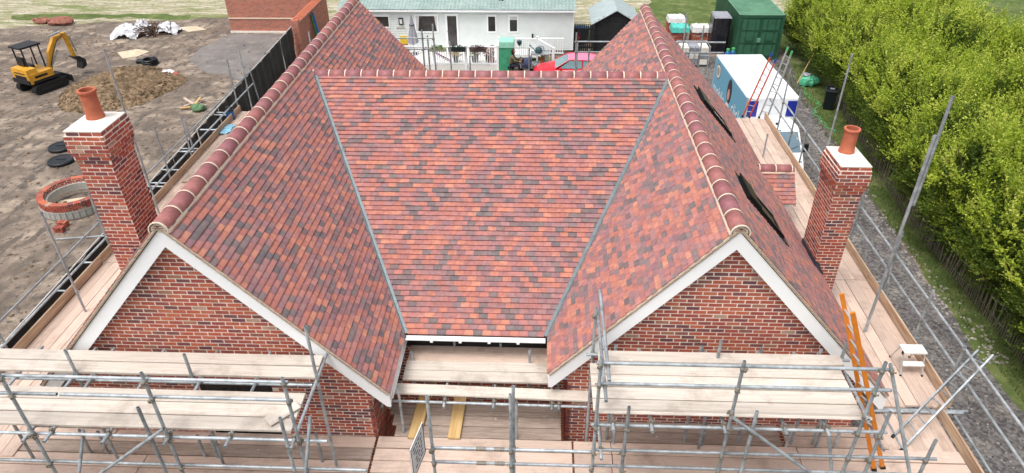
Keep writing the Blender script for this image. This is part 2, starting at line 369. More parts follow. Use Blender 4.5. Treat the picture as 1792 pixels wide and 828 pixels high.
# ---- valleys
def valley(p0, p1, n1, n2, d1, d2, wd=.062):
    p0, p1 = Vector(p0), Vector(p1); mb = MB()
    for d, n in ((d1, n1), (d2, n2)):
        d, n = Vector(d).normalized(), Vector(n)
        c = [p0+n*.02, p0+d*wd+n*.038, p1+d*wd+n*.038, p1+n*.02]; mb.add(c, [(0,1,2,3)]); mb.add([p0+d*wd+n*.038, p0+d*wd, p1+d*wd, p1+d*wd+n*.038], [(0,1,2,3)])
    return part('valley_lead', mb, M['lead'], house)
nL, nR, nC = Vector((SP,0,CP)), Vector((-SP,0,CP)), Vector((0,-SQ,CQ))
for (x0, x1, nw, sx) in ((vxl(ZE), xcl, nL, 1), (vxr(ZE), xcr, nR, -1)):
    a, b = Vector((x0,YE,ZE)), Vector((x1,YC,ZC)); t_ = (b-a).normalized()
    dw = nw.cross(t_); dw = dw if dw.x*sx < 0 else -dw
    dc = nC.cross(t_); dc = dc if dc.x*sx > 0 else -dc
    valley(a, b, nw, nC, dw, dc)

# ---- ridge tiles: half rounds bedded in cream mortar
RPAL = [lin(c) for c in ((152,98,98),(146,92,94),(156,100,96),(144,94,98),(148,98,100),(158,102,98))]
def half_round(L_, r_, col, n=10, th=.016):
    mb = MB(); P = []; F = []
    for y in (0, L_):
        for rr_ in (r_, r_-th):
            for i in range(n+1):
                a = math.pi*(-.06+1.12*i/n); P.append((rr_*math.cos(a), y, rr_*math.sin(a)))
    m = n+1
    for i in range(n):
        F.append((i, i+1, 2*m+i+1, 2*m+i)); F.append((m+i+1, m+i, 3*m+i, 3*m+i+1)); F.append((i+1, i, m+i, m+i+1)); F.append((2*m+i, 2*m+i+1, 3*m+i+1, 3*m+i))
    F.append((0, 2*m, 3*m, m)); F.append((n, m+n, 3*m+n, 2*m+n)); mb.add(P, F, col); mb.smooth = False
    return mb
RRAD = .14
RMSD = {}
def ridge_meshes(RL):
    if RL not in RMSD:
        RMSD[RL] = []
        for c in RPAL:
            me = half_round(RL-.016, RRAD, c).mesh('ridge_tile'); me.materials.append(M['ridge'])
            me.polygons.foreach_set('use_smooth', [len(p.vertices) == 4 and abs(p.normal.y) < .5 for p in me.polygons]); RMSD[RL].append(me)
    return RMSD[RL]
def ridge(a, b, RL):
    RMS = ridge_meshes(RL)
    a, b = Vector(a), Vector(b); d = (b-a); L_ = d.length; d.normalize(); x = d.cross(Vector((0,0,1))).normalized(); z = Vector((0,0,1))
    rot = Matrix(((x.x,d.x,z.x),(x.y,d.y,z.y),(x.z,d.z,z.z)))
    root = part('ridge_bedding', MB().box((a+b)/2+Vector((0,0,-.10)), (.22, L_-.02, .1), rot), M['cream'], house)
    n = int(L_/RL); rr = random.Random(int(L_*100)); mb = MB()
    for i in range(n+1):
        p = a+d*(i*RL)
        if i < n: link('ridge_tile', rr.choice(RMS), None, root, p+Vector((0,0,-.11+rr.uniform(-.003,.003))), rot)
        else:
            if L_-n*RL > .05:
                mbx = half_round(L_-n*RL-.01, RRAD, rr.choice(RPAL)); mbx.v = [tuple(rot@Vector(q)+p+Vector((0,0,-.11))) for q in mbx.v]; part('ridge_tile', mbx, M['ridge'], root)
        j = half_round(.022, RRAD+.006, None, 10); j.v = [tuple(rot@Vector((q[0],q[1]-.019,q[2]))+p+Vector((0,0,-.11))) for q in j.v]; mb.add(j.v, j.f)
    for s_ in (-1, 1):                        # bedding fillets along both edges, wavering a little
        k = int(L_/.12)
        for i in range(k):
            p0, p1 = a+d*(L_*i/k), a+d*(L_*(i+1)/k); e0 = .126+rr.uniform(0,.008)
            zz = -.128
            mb.prism([p0+x*s_*e0+z*(zz+.05), p1+x*s_*e0+z*(zz+.05), p1+x*s_*(e0+.018)+z*(zz-.01), p0+x*s_*(e0+.018)+z*(zz-.01)], Vector((0,0,-.05)))
    part('ridge_mortar', mb, M['cream'], root)
    return root
ridge((XL,VYL,ZRL+.02), (XL,YB,ZRL+.02), .452); ridge((XR,VYR,ZRR+.02), (XR,YB+.1,ZRR+.02), .452)
ridge((xcl+.02,YC,ZC+.015), (xcr-.03,YC,ZC+.015), .362); ridge((6.80,GY,GZ+.02), (GX1,GY,GZ+.02), .40)
for (x, y, z) in ((XL,VYL,ZRL), (XR,VYR,ZRR)):   # mortar filled ridge ends with tile slips
    mb = MB(); P = [(x+.112*math.cos(math.pi*i/12), y-.004, z-.09+.112*math.sin(math.pi*i/12)) for i in range(13)]; mb.prism(P, (0,.06,0))
    e = part('ridge_end', mb, M['verge'], house); m2 = MB()
    for k in range(2): m2.bb(x-.075+.025*k, x+.075-.025*k, y-.012, y+.01, z-.05+.035*k, z-.038+.035*k, RPAL[1])
    part('tile_slip', m2, M['ridge'], e)

# ---- verges, barge boards, soffits

def verge(xa, za, xe, ze, y, sgn, back=False):
    """from apex to eave; sgn -1: verge faces the viewer"""
    d = Vector((xe-xa, 0, ze-za)); L_ = d.length; d.normalize(); n = Vector((-d.z, 0, d.x)); n = n if n.z > 0 else -n
    a = Vector((xa, y, za)); mb = MB(); mb.prism([a-n*.036+Vector((0,.012*sgn,0)), a+d*L_-n*.036+Vector((0,.012*sgn,0)), a+d*L_+n*.004+Vector((0,.012*sgn,0)), a+n*.004+Vector((0,.012*sgn,0))], (0,.045*-sgn,0))
    vg = part('verge_mortar', mb, M['verge'], house)
    if not back:                              # undercloak slips: the saw-tooth of tile edges bedded in the mortar
        m2 = MB(); k = int(L_/.107); rr = random.Random(int(xe*100))
        for i in range(k):
            t0 = i*.107+.012; p = a+d*t0+n*(-.030)+Vector((0, .020*sgn, 0))
            q = p+d*.1+n*(.020)
            m2.prism([p, q, q+n*.010, p+n*.010], (0, .03*sgn*-1, 0), lin(rr.choice(((186,160,134),(170,140,114),(196,172,148)))))
        part('undercloak', m2, M['tile'], vg)
def barge(xa, za, xe, y, ysgn, tanp=TP):
    """white barge board pair: one board from apex to the eave at xe"""
    sx = 1 if xe > xa else -1; wv = .345; top = za-.035; half = abs(xe-xa)
    zo = top-half*tanp
    P = [(xa,y,top), (xe,y,zo), (xe,y,zo-.27), (xa+sx*(half-(.315-.27)/tanp-.0),y,zo-.27) if False else (xe-sx*.0,y,zo-.27)]
    zi = top-wv                                # inner apex
    xin = xa+sx*(zi-(zo-.27))/tanp
    P = [(xa,y,top), (xe,y,zo), (xe,y,zo-.27), (xin,y,zo-.27), (xa,y,zi)]
    return part('barge_board', MB().prism(P, (0,.028*ysgn,0)), M['white'], house)
for (xa, za, xs, wy, vy) in ((XL,ZRL,(XEL0,XEL1),WYL,VYL), (XR,ZRR,(XER0,XER1),WYR,VYR)):
    for xe in xs:
        verge(xa, za, xe, za-TP*abs(xe-xa), vy, -1)
        b_ = barge(xa, za, xe, wy-.125, 1)
        verge(xa, za, xe, za-TP*abs(xe-xa), YB, 1, True)
        barge(xa, za, xe, YB-.06, -1)
    # boxed eaves
    for xe, s_ in ((xs[0], 1), (xs[1], -1)):
        ze = za-TP*abs(xe-xa)
        part('soffit', MB().bb(min(xe, xe+s_*.36), max(xe, xe+s_*.36), wy+.06, YB-.1, ze-.30, ze-.28), M['white'], house)
        part('fascia', MB().bb(min(xe, xe+s_*.02)+s_*.01, max(xe, xe+s_*.02)+s_*.01, wy-.05, YB-.1, ze-.28, ze-.06), M['white'], house)

# ---- walls: carrier walls in mortar, bricks laid on the faces one sees
BPAL = [(178,88,64),(172,82,62),(186,98,70),(162,78,64),(170,90,70),(152,74,64),(180,100,76),(144,76,68),(126,74,72),(114,70,72),(104,64,70),(136,86,74),(172,138,118),(158,110,86)]
BW = [11,12,9,11,9,9,6,7,5,4,3,4,2,3]
BPL = [lin([(v*.90+.10*sum(c)/3)*1.04 for v in c]) for c in BPAL]
M['brickwall'] = bpy.data.materials.new('brick_courses'); M['brickwall'].use_nodes = True
_t = M['brickwall'].node_tree; _bt = _t.nodes.new('ShaderNodeTexBrick'); _tc = _t.nodes.new('ShaderNodeTexCoord'); _sx = _t.nodes.new('ShaderNodeSeparateXYZ'); _ax = _t.nodes.new('ShaderNodeMath'); _cx = _t.nodes.new('ShaderNodeCombineXYZ')
_t.links.new(_tc.outputs['Object'], _sx.inputs[0]); _t.links.new(_sx.outputs[0], _ax.inputs[0]); _t.links.new(_sx.outputs[1], _ax.inputs[1]); _t.links.new(_ax.outputs[0], _cx.inputs[0]); _t.links.new(_sx.outputs[2], _cx.inputs[1]); _t.links.new(_cx.outputs[0], _bt.inputs['Vector'])
_bt.inputs['Scale'].default_value = 1; _bt.inputs['Brick Width'].default_value = .225; _bt.inputs['Row Height'].default_value = .075; _bt.inputs['Mortar Size'].default_value = .005
_bt.inputs['Color1'].default_value = lin((184,104,80)); _bt.inputs['Color2'].default_value = lin((134,82,72)); _bt.inputs['Mortar'].default_value = lin((214,196,180)); _bt.inputs['Bias'].default_value = -.2
_t.links.new(_bt.outputs['Color'], _t.nodes['Principled BSDF'].inputs['Base Color']); _t.nodes['Principled BSDF'].inputs['Roughness'].default_value = .9

ALLB = []
def lay(wall, O, u, n, U, rows, keep=None, seed=1, ph=0, outs=None, z0row=0):
    """running bond on a vertical face; O lower-left of face, u along it, n outwards. keep(u,z) -> bool"""
    rr = random.Random(seed); O, u, n = Vector(O), Vector(u), Vector(n)
    for j in range(rows):
        o = outs(j) if outs else 0
        a0, a1 = -o, U+o
        k = -1; off = (.1125 if (j+ph) % 2 else 0)
        while True:
            a = k*.225+off; k += 1
            if a >= a1: break
            b = min(a+.205, a1); a = max(a, a0)
            if b-a < .03: continue
            z = j*.075+.005
            if keep and not keep((a+b)/2, j*.075+.0375, (b-a)/2): continue
            ci = rr.choices(range(len(BPL)), BW)[0]
            ALLB.append(dict(w=wall, O=O, u=u, n=n, a=a, b=b, z=z+rr.uniform(-.002,.002), ci=ci, d=.004+rr.uniform(-.0015,.002), o=o, full=(b-a) > .203))
def brick_pts(t):
    o = t['O']+t['n']*(t['o']+t['d']); zz = Vector((0,0,1)); 
    return [o+t['u']*t['a']+zz*t['z'], o+t['u']*t['b']+zz*t['z'], o+t['u']*t['b']+zz*(t['z']+.056), o+t['u']*t['a']+zz*(t['z']+.056)]
# carcass
WXL0, WXL1, WXR0, WXR1 = -6.59, -1.47, 1.87, 6.84
for (x0, x1, wy, xa, za) in ((WXL0,WXL1,WYL,XL,ZRL), (WXR0,WXR1,WYR,XR,ZRR)):
    P = [(x0,wy+.05,0),(x1,wy+.05,0),(x1,wy+.05,za-.35-TP*abs(x1-xa)),(xa,wy+.05,za-.35),(x0,wy+.05,za-.35-TP*abs(x0-xa))]
    part('wing_wall', MB().prism(P, (0,YB-.2-wy-.05,0)), M['brickwall'], house)
part('link_wall', MB().bb(WXL1-.1, WXR0+.1, 1.18, 11.0, 0, 5.5), M['brickwall'], house)
# gable faces
def gable(x0, x1, wy, xa, za, win, seed):
    P = [(x0,wy,3.6),(x1,wy,3.6),(x1,wy,za-.30-TP*abs(x1-xa)),(xa,wy,za-.30),(x0,wy,za-.30-TP*abs(x0-xa))]
    wl = part('gable_wall', MB().prism(P, (0,.05,0)), M['mortar'], house)
    def keep(uu, zz, hb):
        x, z = x0+uu, 3.6+zz
        if win and win[0]-.02 < x < win[1]+.02 and z < win[2]: return False
        return z < za-.30-TP*max(abs(x-xa)-hb*.6, 0)
    lay(wl, (x0,wy,3.6), (1,0,0), (0,-1,0), x1-x0, int((za-3.6)/.075)+1, keep, seed)
    return wl
wa, wb = at_y(345,662,WYL), at_y(473,668,WYL)
gL = gable(WXL0, WXL1+.023, WYL, XL, ZRL, (wa.x, wb.x, wa.z-.02), 21)
gR = gable(WXR0-.023, WXR1, WYR, XR, ZRR, None, 22)
win = part('window', MB().bb(wa.x, wb.x, WYL-.004, WYL+.02, 4.3, wa.z-.03), M['glass'], house)
part('window_frame', MB().bb(wa.x-.0, wa.x+.06, WYL-.012, WYL-.002, 4.3, wa.z-.03).bb(wb.x-.06, wb.x, WYL-.012, WYL-.002, 4.3, wa.z-.03).bb((wa.x+wb.x)/2-.03, (wa.x+wb.x)/2+.03, WYL-.012, WYL-.002, 4.3, wa.z-.03), M['blackm'], win)
# inner returns and link front
def face(name, O, u, n, U, z0, z1, seed, ph=0):
    O = Vector((O[0],O[1],z0)); u, n = Vector(u), Vector(n)
    wl = part(name, MB().prism([O, O+u*U, O+u*U+Vector((0,0,z1-z0)), O+Vector((0,0,z1-z0))], -n*.06), M['mortar'], house)
    lay(wl, O, u, n, U, int((z1-z0)/.075), None, seed, ph); return wl
face('return_wall', (WXL1+.02,WYL,0), (0,1,0), (1,0,0), 1.69, 3.6, 5.34, 23, 1)
face('return_wall', (WXR0-.02,1.18,0), (0,-1,0), (-1,0,0), 1.18, 3.6, 5.34, 24, 1)
face('link_front', (WXL1+.02,1.12,0), (1,0,0), (0,-1,0), WXR0-WXL1-.04, 3.6, 5.4, 25)
# link eave: gutter, fascia and black panel standing in for the shade under it
g0, g1 = vxl(ZE)+.02, vxr(ZE)-.02
gu = part('gutter', MB().grid(lambda a, b: (g0+(g1-g0)*a, YE-.02-.11*(1-math.cos(math.pi*b))/2, ZE-.008-.045*math.sin(math.pi*b)), 1, 8), M['white'], house, True)
gb = MB().bb(g0, g1, YE-.140, YE-.128, ZE-.022, ZE+.002)
part('gutter_lip', gb, M['white'], gu)
for k in range(4): part('gutter_bracket', MB().bb(g0+.45+k*.52, g0+.50+k*.52, YE-.148, YE-.02, ZE-.058, ZE-.022), M['white'], gu)
part('eave_shade_panel', MB().bb(g0-.1, g1+.1, 1.06, 1.115, 5.2, ZE+.1), M['dark'], house)

# ---- chimneys
def chimney(x0, x1, y0, y1, zb, zt, seed, potc):
    rows = int(round((zt-zb)/.075)); zb = zt-rows*.075
    prof = [.03,.05,.06,.06,.06,.045,.03,.015]
    outs = lambda j: prof[rows-1-j] if rows-1-j < len(prof) else 0
    st = part('chimney_stack', MB().bb(x0,x1,y0,y1,0,zt-.6), M['mortar'], house)
    mb = MB()
    for j in range(rows-8, rows): o = outs(j); mb.bb(x0-o, x1+o, y0-o, y1+o, zb+j*.075+.0005, zb+(j+1)*.075-.0005)
    part('corbel', mb, M['mortar'], st)
    lay(st, (x0,y0,zb), (1,0,0), (0,-1,0), x1-x0, rows, None, seed, 0, outs)
    lay(st, (x1,y0,zb), (0,1,0), (1,0,0), y1-y0, rows, None, seed+1, 1, outs)
    lay(st, (x0,y1,zb), (0,-1,0), (-1,0,0), y1-y0, rows, None, seed+2, 1, outs)
    lay(st, (x1,y1,zb), (-1,0,0), (0,1,0), x1-x0, rows, None, seed+3, 0, outs)
    e = .035
    cp = MB().add([(x0-e,y0-e,zt),(x1+e,y0-e,zt),(x1+e,y1+e,zt),(x0-e,y1+e,zt),(x0-e,y0-e,zt+.012),(x1+e,y0-e,zt+.012),(x1+e,y1+e,zt+.012),(x0-e,y1+e,zt+.012),
                   (x0+.15,y0+.22,zt+.05),(x1-.15,y0+.22,zt+.05),(x1-.15,y1-.22,zt+.05),(x0+.15,y1-.22,zt+.05)],
                  [(0,1,5,4),(1,2,6,5),(2,3,7,6),(3,0,4,7),(4,5,9,8),(5,6,10,9),(6,7,11,10),(7,4,8,11),(8,9,10,11),(3,2,1,0)])
    part('flaunching', cp, M['cap'], st)
    pot = part('chimney_pot', MB().lathe((potc[0],potc[1],zt+.04), [(.150,0),(.148,.04),(.138,.08),(.134,.14),(.130,.44),(.148,.452),(.156,.475),(.150,.50),(.128,.505),(.112,.50),(.108,.3),(.106,.02)], 28), M['terra'], st)
    part('pot_flue', MB().lathe((potc[0],potc[1],zt+.09), [(.105,0),(.105,.05)], 16), M['dark'], pot)
    return st
CX0, CX1, CY0, CY1 = -6.52, -5.95, 1.60, 2.34
c1 = chimney(CX0, CX1, CY0, CY1, 5.6, 9.27, 31, ((CX0+CX1)/2-.02, 2.06))
c2 = chimney(7.02, 7.53, 3.32, 4.12, 4.6, 7.90, 41, (7.27, 3.86))
def flash(P): return part('lead_flashing', MB().prism([Vector(p) for p in P], (.0,-.012,0)), M['leadd'], house)
# stepped lead where the stacks meet the tiles
zc_ = lambda x: ZRR-TP*(x-XR)
part('lead_flashing', MB().prism([(7.02-.02,3.30,zc_(7.0)-.02),(7.02-.02,4.14,zc_(7.0)-.02),(7.02-.02,4.14,zc_(7.0)+.14),(7.02-.02,3.30,zc_(7.0)+.14)], (.012,0,0)), M['leadd'], c2)
part('lead_flashing', MB().prism([(7.0,3.32-.012,zc_(7.0)-.05),(7.25,3.32-.012,zc_(7.25)-.05),(7.25,3.32-.012,zc_(7.25)+.1),(7.16,3.32-.012,zc_(7.16)+.12),(7.12,3.32-.012,zc_(7.0)+.06),(7.0,3.32-.012,zc_(7.0)+.14)], (0,-.012,0)), M['leadd'], c2)
zl_ = lambda x: ZRL-TP*abs(x-XL)
part('lead_flashing', MB().prism([(CX1+.012,CY0-.02,zl_(CX1)-.02),(CX1+.012,CY1+.02,zl_(CX1)-.02),(CX1+.012,CY1+.02,zl_(CX1)+.15),(CX1+.012,CY0-.02,zl_(CX1)+.15)], (.012,0,0)), M['leadd'], c1)
part('lead_flashing', MB().prism([(CX1+.03,CY0-.012,zl_(CX1)-.02),(CX1+.03,CY0-.012,zl_(CX1)+.15),(CX1-.16,CY0-.012,zl_(CX1)+.15),(CX1-.16,CY0-.012,zl_(CX1-.18))], (0,-.012,0)), M['leadd'], c1)
part('damp_course', MB().bb(CX0-.012,CX1+.012,CY0-.014,CY0-.004,6.98,6.992), M['leadd'], c1)

# ---- put the bricks down
for t in ALLB:
    W = brick_pts(t); t['pa'] = pxarea(W) if t['full'] and t['n'].dot(CAM-W[0]) > 0 else 0
bigb = set(id(t) for t in sorted(ALLB, key=lambda t: -t['pa'])[:290])
BM = []
for c in BPL:
    me = MB().add([(-.1025,-.006,-.028),(.1025,-.006,-.028),(.1025,.004,-.028),(-.1025,.004,-.028),(-.1025,-.006,.028),(.1025,-.006,.028),(.1025,.004,.028),(-.1025,.004,.028)],
                  [(0,3,2,1),(4,5,6,7),(0,1,5,4),(1,2,6,5),(2,3,7,6),(3,0,4,7)], c).mesh('brick'); me.materials.append(M['brick']); BM.append(me)
restb = {}
for t in ALLB:
    W = brick_pts(t)
    if id(t) in bigb:
        u, n = t['u'], t['n']; y = -n; z = Vector((0,0,1)); rot = Matrix(((u.x,y.x,z.x),(u.y,y.y,z.y),(u.z,y.z,z.z)))
        link('brick', BM[t['ci']], None, t['w'], (W[0]+W[2])/2-n*.006, rot)
    else:
        mb = restb.setdefault(t['w'].name, (MB(), t['w']))[0]; B = [q-t['n']*.012 for q in W]
        mb.add(W+B, [(0,1,2,3),(0,4,5,1),(1,5,6,2),(2,6,7,3),(3,7,4,0)], BPL[t['ci']])
for nme, (mb, w_) in restb.items(): part('brickwork', mb, M['brick'], w_, kind='stuff')

# ---- rooflights
for (a, b, c, d) in LIGHTS:
    O = Vector((d, a, ZRR-TP*(d-XR))); u = Vector((0,1,0)); v = Vector((-CP,0,SP)); n = Vector((SP,0,CP)); L_ = (d-c)/CP; W_ = b-a
    rot = Matrix(((u.x,v.x,n.x),(u.y,v.y,n.y),(u.z,v.z,n.z)))
    def lb(u0, u1, v0, v1, n0, n1, mb): return mb.box(O+u*(u0+u1)/2+v*(v0+v1)/2+n*(n0+n1)/2, (u1-u0, v1-v0, n1-n0), rot)
    fr = MB(); lb(0,.06,0,L_,-.03,.07,fr); lb(W_-.06,W_,0,L_,-.03,.07,fr); lb(.06,W_-.06,0,.06,-.03,.065,fr); lb(.06,W_-.06,L_-.09,L_,-.03,.075,fr)
    rl = part('rooflight', fr, M['blackm'], house)
    part('pane', lb(.06,W_-.06,.06,L_-.09,.045,.055,MB()), M['glass'], rl)
    part('hood', lb(-.01,W_+.01,L_-.34,L_+.03,.076,.105,MB()), M['blackm'], rl)
    part('side_cover', lb(-.012,.075,.04,L_-.34,.072,.085,MB()), M['blackm'], rl)
    part('flashing', lb(-.075,-.0,-.16,L_+.1,-.01,.043,MB()), M['blackm'], rl); part('flashing', lb(W_,W_+.075,-.16,L_+.1,-.01,.043,MB()), M['blackm'], rl)
    part('flashing_apron', lb(0,W_,-.16,0,-.01,.043,MB()), M['blackm'], rl); part('flashing_apron', lb(0,W_,L_,L_+.1,-.01,.043,MB()), M['blackm'], rl)
# ================================================================== GROUND
def sheet(name, pts, z, m, jag=0, seed=1):
    rr = random.Random(seed); P = []
    n = len(pts)
    for i in range(n):
        a, b = Vector((*pts[i][:2],z)), Vector((*pts[(i+1) % n][:2],z)); P.append(a)
        if jag:
            k = max(1, int((b-a).length/.8))
            for j in range(1, k): q = a.lerp(b, j/k); P.append(q+Vector((rr.uniform(-jag,jag), rr.uniform(-jag,jag), 0)))
    bm = bmesh.new(); f = bm.faces.new([bm.verts.new(p) for p in P]); bmesh.ops.triangulate(bm, faces=[f])
    if bm.faces[:][0].normal.z < 0:
        pass
    bmesh.ops.recalc_face_normals(bm, faces=bm.faces)
    me = bpy.data.meshes.new(name); bm.to_mesh(me); bm.free()
    o = link(name, me, m); o['kind'] = 'structure'; return o
def ground_mat(name, cols, scales, bump=.5, bscale=6, rough=.95, grit=None, ruts=None):
    """layered soil: base + patches, each a colour with its own noise scale and threshold"""
    m = bpy.data.materials.new(name); m.use_nodes = True; t = m.node_tree; N = t.nodes; L = t.links; b = N['Principled BSDF']; b.inputs['Roughness'].default_value = rough; b.inputs['Specular IOR Level'].default_value = .2
    tc = N.new('ShaderNodeTexCoord'); cur = None
    for i, (c, (scl, lo, hi)) in enumerate(zip(cols, scales)):
        if cur is None:
            rg = N.new('ShaderNodeRGB'); rg.outputs[0].default_value = lin(c); cur = rg.outputs[0]; continue
        mp = N.new('ShaderNodeMapping'); mp.inputs['Location'].default_value = (i*13.7, i*7.1, 0); L.new(tc.outputs['Object'], mp.inputs[0])
        if isinstance(scl, tuple): mp.inputs['Scale'].default_value = scl; s_ = 1
        else: s_ = scl
        nz = N.new('ShaderNodeTexNoise'); nz.inputs['Scale'].default_value = s_; nz.inputs['Detail'].default_value = 8; nz.inputs['Roughness'].default_value = .62; L.new(mp.outputs[0], nz.inputs['Vector'])
        mr = N.new('ShaderNodeMapRange'); mr.inputs['From Min'].default_value = lo; mr.inputs['From Max'].default_value = hi; L.new(nz.outputs['Fac'], mr.inputs[0])
        mx = N.new('ShaderNodeMix'); mx.data_type = 'RGBA'; L.new(mr.outputs[0], mx.inputs['Factor']); L.new(cur, mx.inputs['A']); mx.inputs['B'].default_value = lin(c); cur = mx.outputs['Result']
    if grit:
        vo = N.new('ShaderNodeTexVoronoi'); vo.inputs['Scale'].default_value = grit; L.new(tc.outputs['Object'], vo.inputs['Vector'])
        hsv = N.new('ShaderNodeSeparateColor'); L.new(vo.outputs['Color'], hsv.inputs[0]); mr = N.new('ShaderNodeMapRange'); mr.inputs['To Min'].default_value = .55; mr.inputs['To Max'].default_value = 1.5; L.new(hsv.outputs[0], mr.inputs[0])
        vm = N.new('ShaderNodeVectorMath'); vm.operation = 'SCALE'; L.new(cur, vm.inputs[0]); L.new(mr.outputs[0], vm.inputs['Scale']); cur = vm.outputs[0]
    rut = None
    if ruts:
        for k_, (rot_, scl_) in enumerate(ruts):
            mp = N.new('ShaderNodeMapping'); mp.inputs['Rotation'].default_value = (0,0,rot_); L.new(tc.outputs['Object'], mp.inputs[0])
            wv_ = N.new('ShaderNodeTexWave'); wv_.inputs['Scale'].default_value = scl_; wv_.inputs['Distortion'].default_value = 7; wv_.inputs['Detail'].default_value = 4; wv_.inputs['Detail Scale'].default_value = .6; L.new(mp.outputs[0], wv_.inputs['Vector'])
            mr = N.new('ShaderNodeMapRange'); mr.inputs['From Min'].default_value = .72; mr.inputs['From Max'].default_value = .98; mr.inputs['To Max'].default_value = .45; L.new(wv_.outputs['Fac'], mr.inputs[0])
            mx = N.new('ShaderNodeMix'); mx.data_type = 'RGBA'; L.new(mr.outputs[0], mx.inputs['Factor']); L.new(cur, mx.inputs['A']); mx.inputs['B'].default_value = lin((112,100,90)); cur = mx.outputs['Result']
    L.new(cur, b.inputs['Base Color'])
    nb = N.new('ShaderNodeTexNoise'); nb.inputs['Scale'].default_value = bscale; nb.inputs['Detail'].default_value = 9; nb.inputs['Roughness'].default_value = .65; L.new(tc.outputs['Object'], nb.inputs['Vector'])
    bp = N.new('ShaderNodeBump'); bp.inputs['Strength'].default_value = bump; bp.inputs['Distance'].default_value = .12; L.new(nb.outputs['Fac'], bp.inputs['Height']); L.new(bp.outputs[0], b.inputs['Normal'])
    return m
M['earth'] = ground_mat('bare_earth', [(144,130,117),(118,106,96),(172,157,140),(102,94,87),(84,77,71)], [(1,0,0),(.35,.44,.56),((.35,.8,1),.5,.62),((1.6,.7,1),.5,.6),(3.5,.53,.64)], 1.0, 3.2, ruts=((.5,.22),(1.25,.16)))
M['field'] = ground_mat('stubble_field', [(178,170,148),(146,146,108),(200,192,174),(118,132,78),(134,122,102),(96,108,62)], [(1,0,0),((.3,1.6,1),.45,.56),((.5,2.6,1),.5,.62),((.2,.7,1),.54,.62),(3.4,.52,.64),((.8,2.6,1),.60,.68)], .9, 5)
M['grass'] = ground_mat('rough_grass', [(98,114,64),(82,98,52),(122,132,80),(140,132,102)], [(1,0,0),(.6,.42,.6),(1.4,.5,.66),(.5,.6,.7)], .9, 9)
M['gravel'] = ground_mat('dark_gravel', [(124,120,118),(106,102,102),(142,136,130),(96,92,92)], [(1,0,0),(.5,.42,.6),(1.2,.5,.66),(4,.5,.66)], .8, 22, .95, 14)
M['hardcore'] = ground_mat('grey_hardcore', [(128,123,120),(114,110,108),(140,134,128)], [(1,0,0),(.6,.42,.6),(1.6,.5,.66)], .4, 14, .95)
M['sand'] = ground_mat('pale_sand', [(214,200,176),(196,178,150)], [(1,0,0),(2,.42,.6)], .5, 9)
# gently uneven site ground, one sheet to the horizon
def gz(x, y):
    return 0.0
g = MB(); g.grid(lambda a, b: (-400+800*a, -80+680*b, 0), 8, 8); struct('ground', g, M['earth'])
G = lambda *pp: [at_z(px, py, 0) for px, py in pp]
fl = G((-40,52),(60,46),(160,40),(300,36),(398,30)); sheet('field', [(-380,39)]+[(p.x,p.y) for p in fl]+[(-19.5,41),(-12,38.6),(5,38.6),(12,37.5),(17.5,40),(30,46),(380,60),(380,580),(-380,580)], .008, M['field'], .35, 3)
sheet('grass_field', [(20,-60),(380,-60),(380,60),(34,52),(20,44)], .012, M['grass'], .3, 5)
sheet('grass_strip', [(p.x,p.y) for p in G((20,34),(120,33),(240,32),(330,34),(335,27),(230,24),(110,25),(20,28))], .016, M['grass'], .35, 7)
sheet('grass_patch', [(8.6,38.5),(13.5,36.5),(16.5,37.5),(16.5,47),(9.4,47)], .016, M['grass'], .4, 8)
sheet('grass_patch', [(3.4,36),(5.0,35.6),(5.0,38.5),(3.4,38.5)], .016, M['grass'], .15, 9)
sheet('gravel_drive', [(6,-40),(14.7,-40),(14.4,-4),(14.15,8),(14.4,14),(14.8,19),(15.0,24),(15.4,28),(15.8,31.9),(13,33.6),(6,34),(6,30.5),(7,12.5)], .006, M['gravel'], .12, 11)
sheet('grass_verge', [(14.7,-40),(21,-40),(21,46),(16,38),(15.9,31.9),(15.4,28),(15.0,24),(14.8,19),(14.4,14),(14.15,8),(14.4,-4)], .010, M['grass'], .14, 12)
sheet('hardcore_pad', [(p.x,p.y) for p in G((330,106),(352,84),(405,59))]+[(-13.4,36.4),(-13.4,26.2)]+[(p.x,p.y) for p in G((400,132),(362,128))], .006, M['hardcore'], .15, 13)
for k, pts in enumerate((((205,92),(240,86),(262,90),(240,99),(215,103)), ((310,48),(345,46),(362,52),(330,56)), ((100,352),(150,345),(160,362),(110,372)), ((240,52),(262,50),(258,58)))): sheet('sand_patch', [(p.x,p.y) for p in G(*pts)], .010, M['sand'], .25, 20+k)
sheet('lawn_strip', [(-13,31.6),(4.2,31.6),(4.2,32.2),(-13,32.2)], .012, M['grass'], .05, 15)
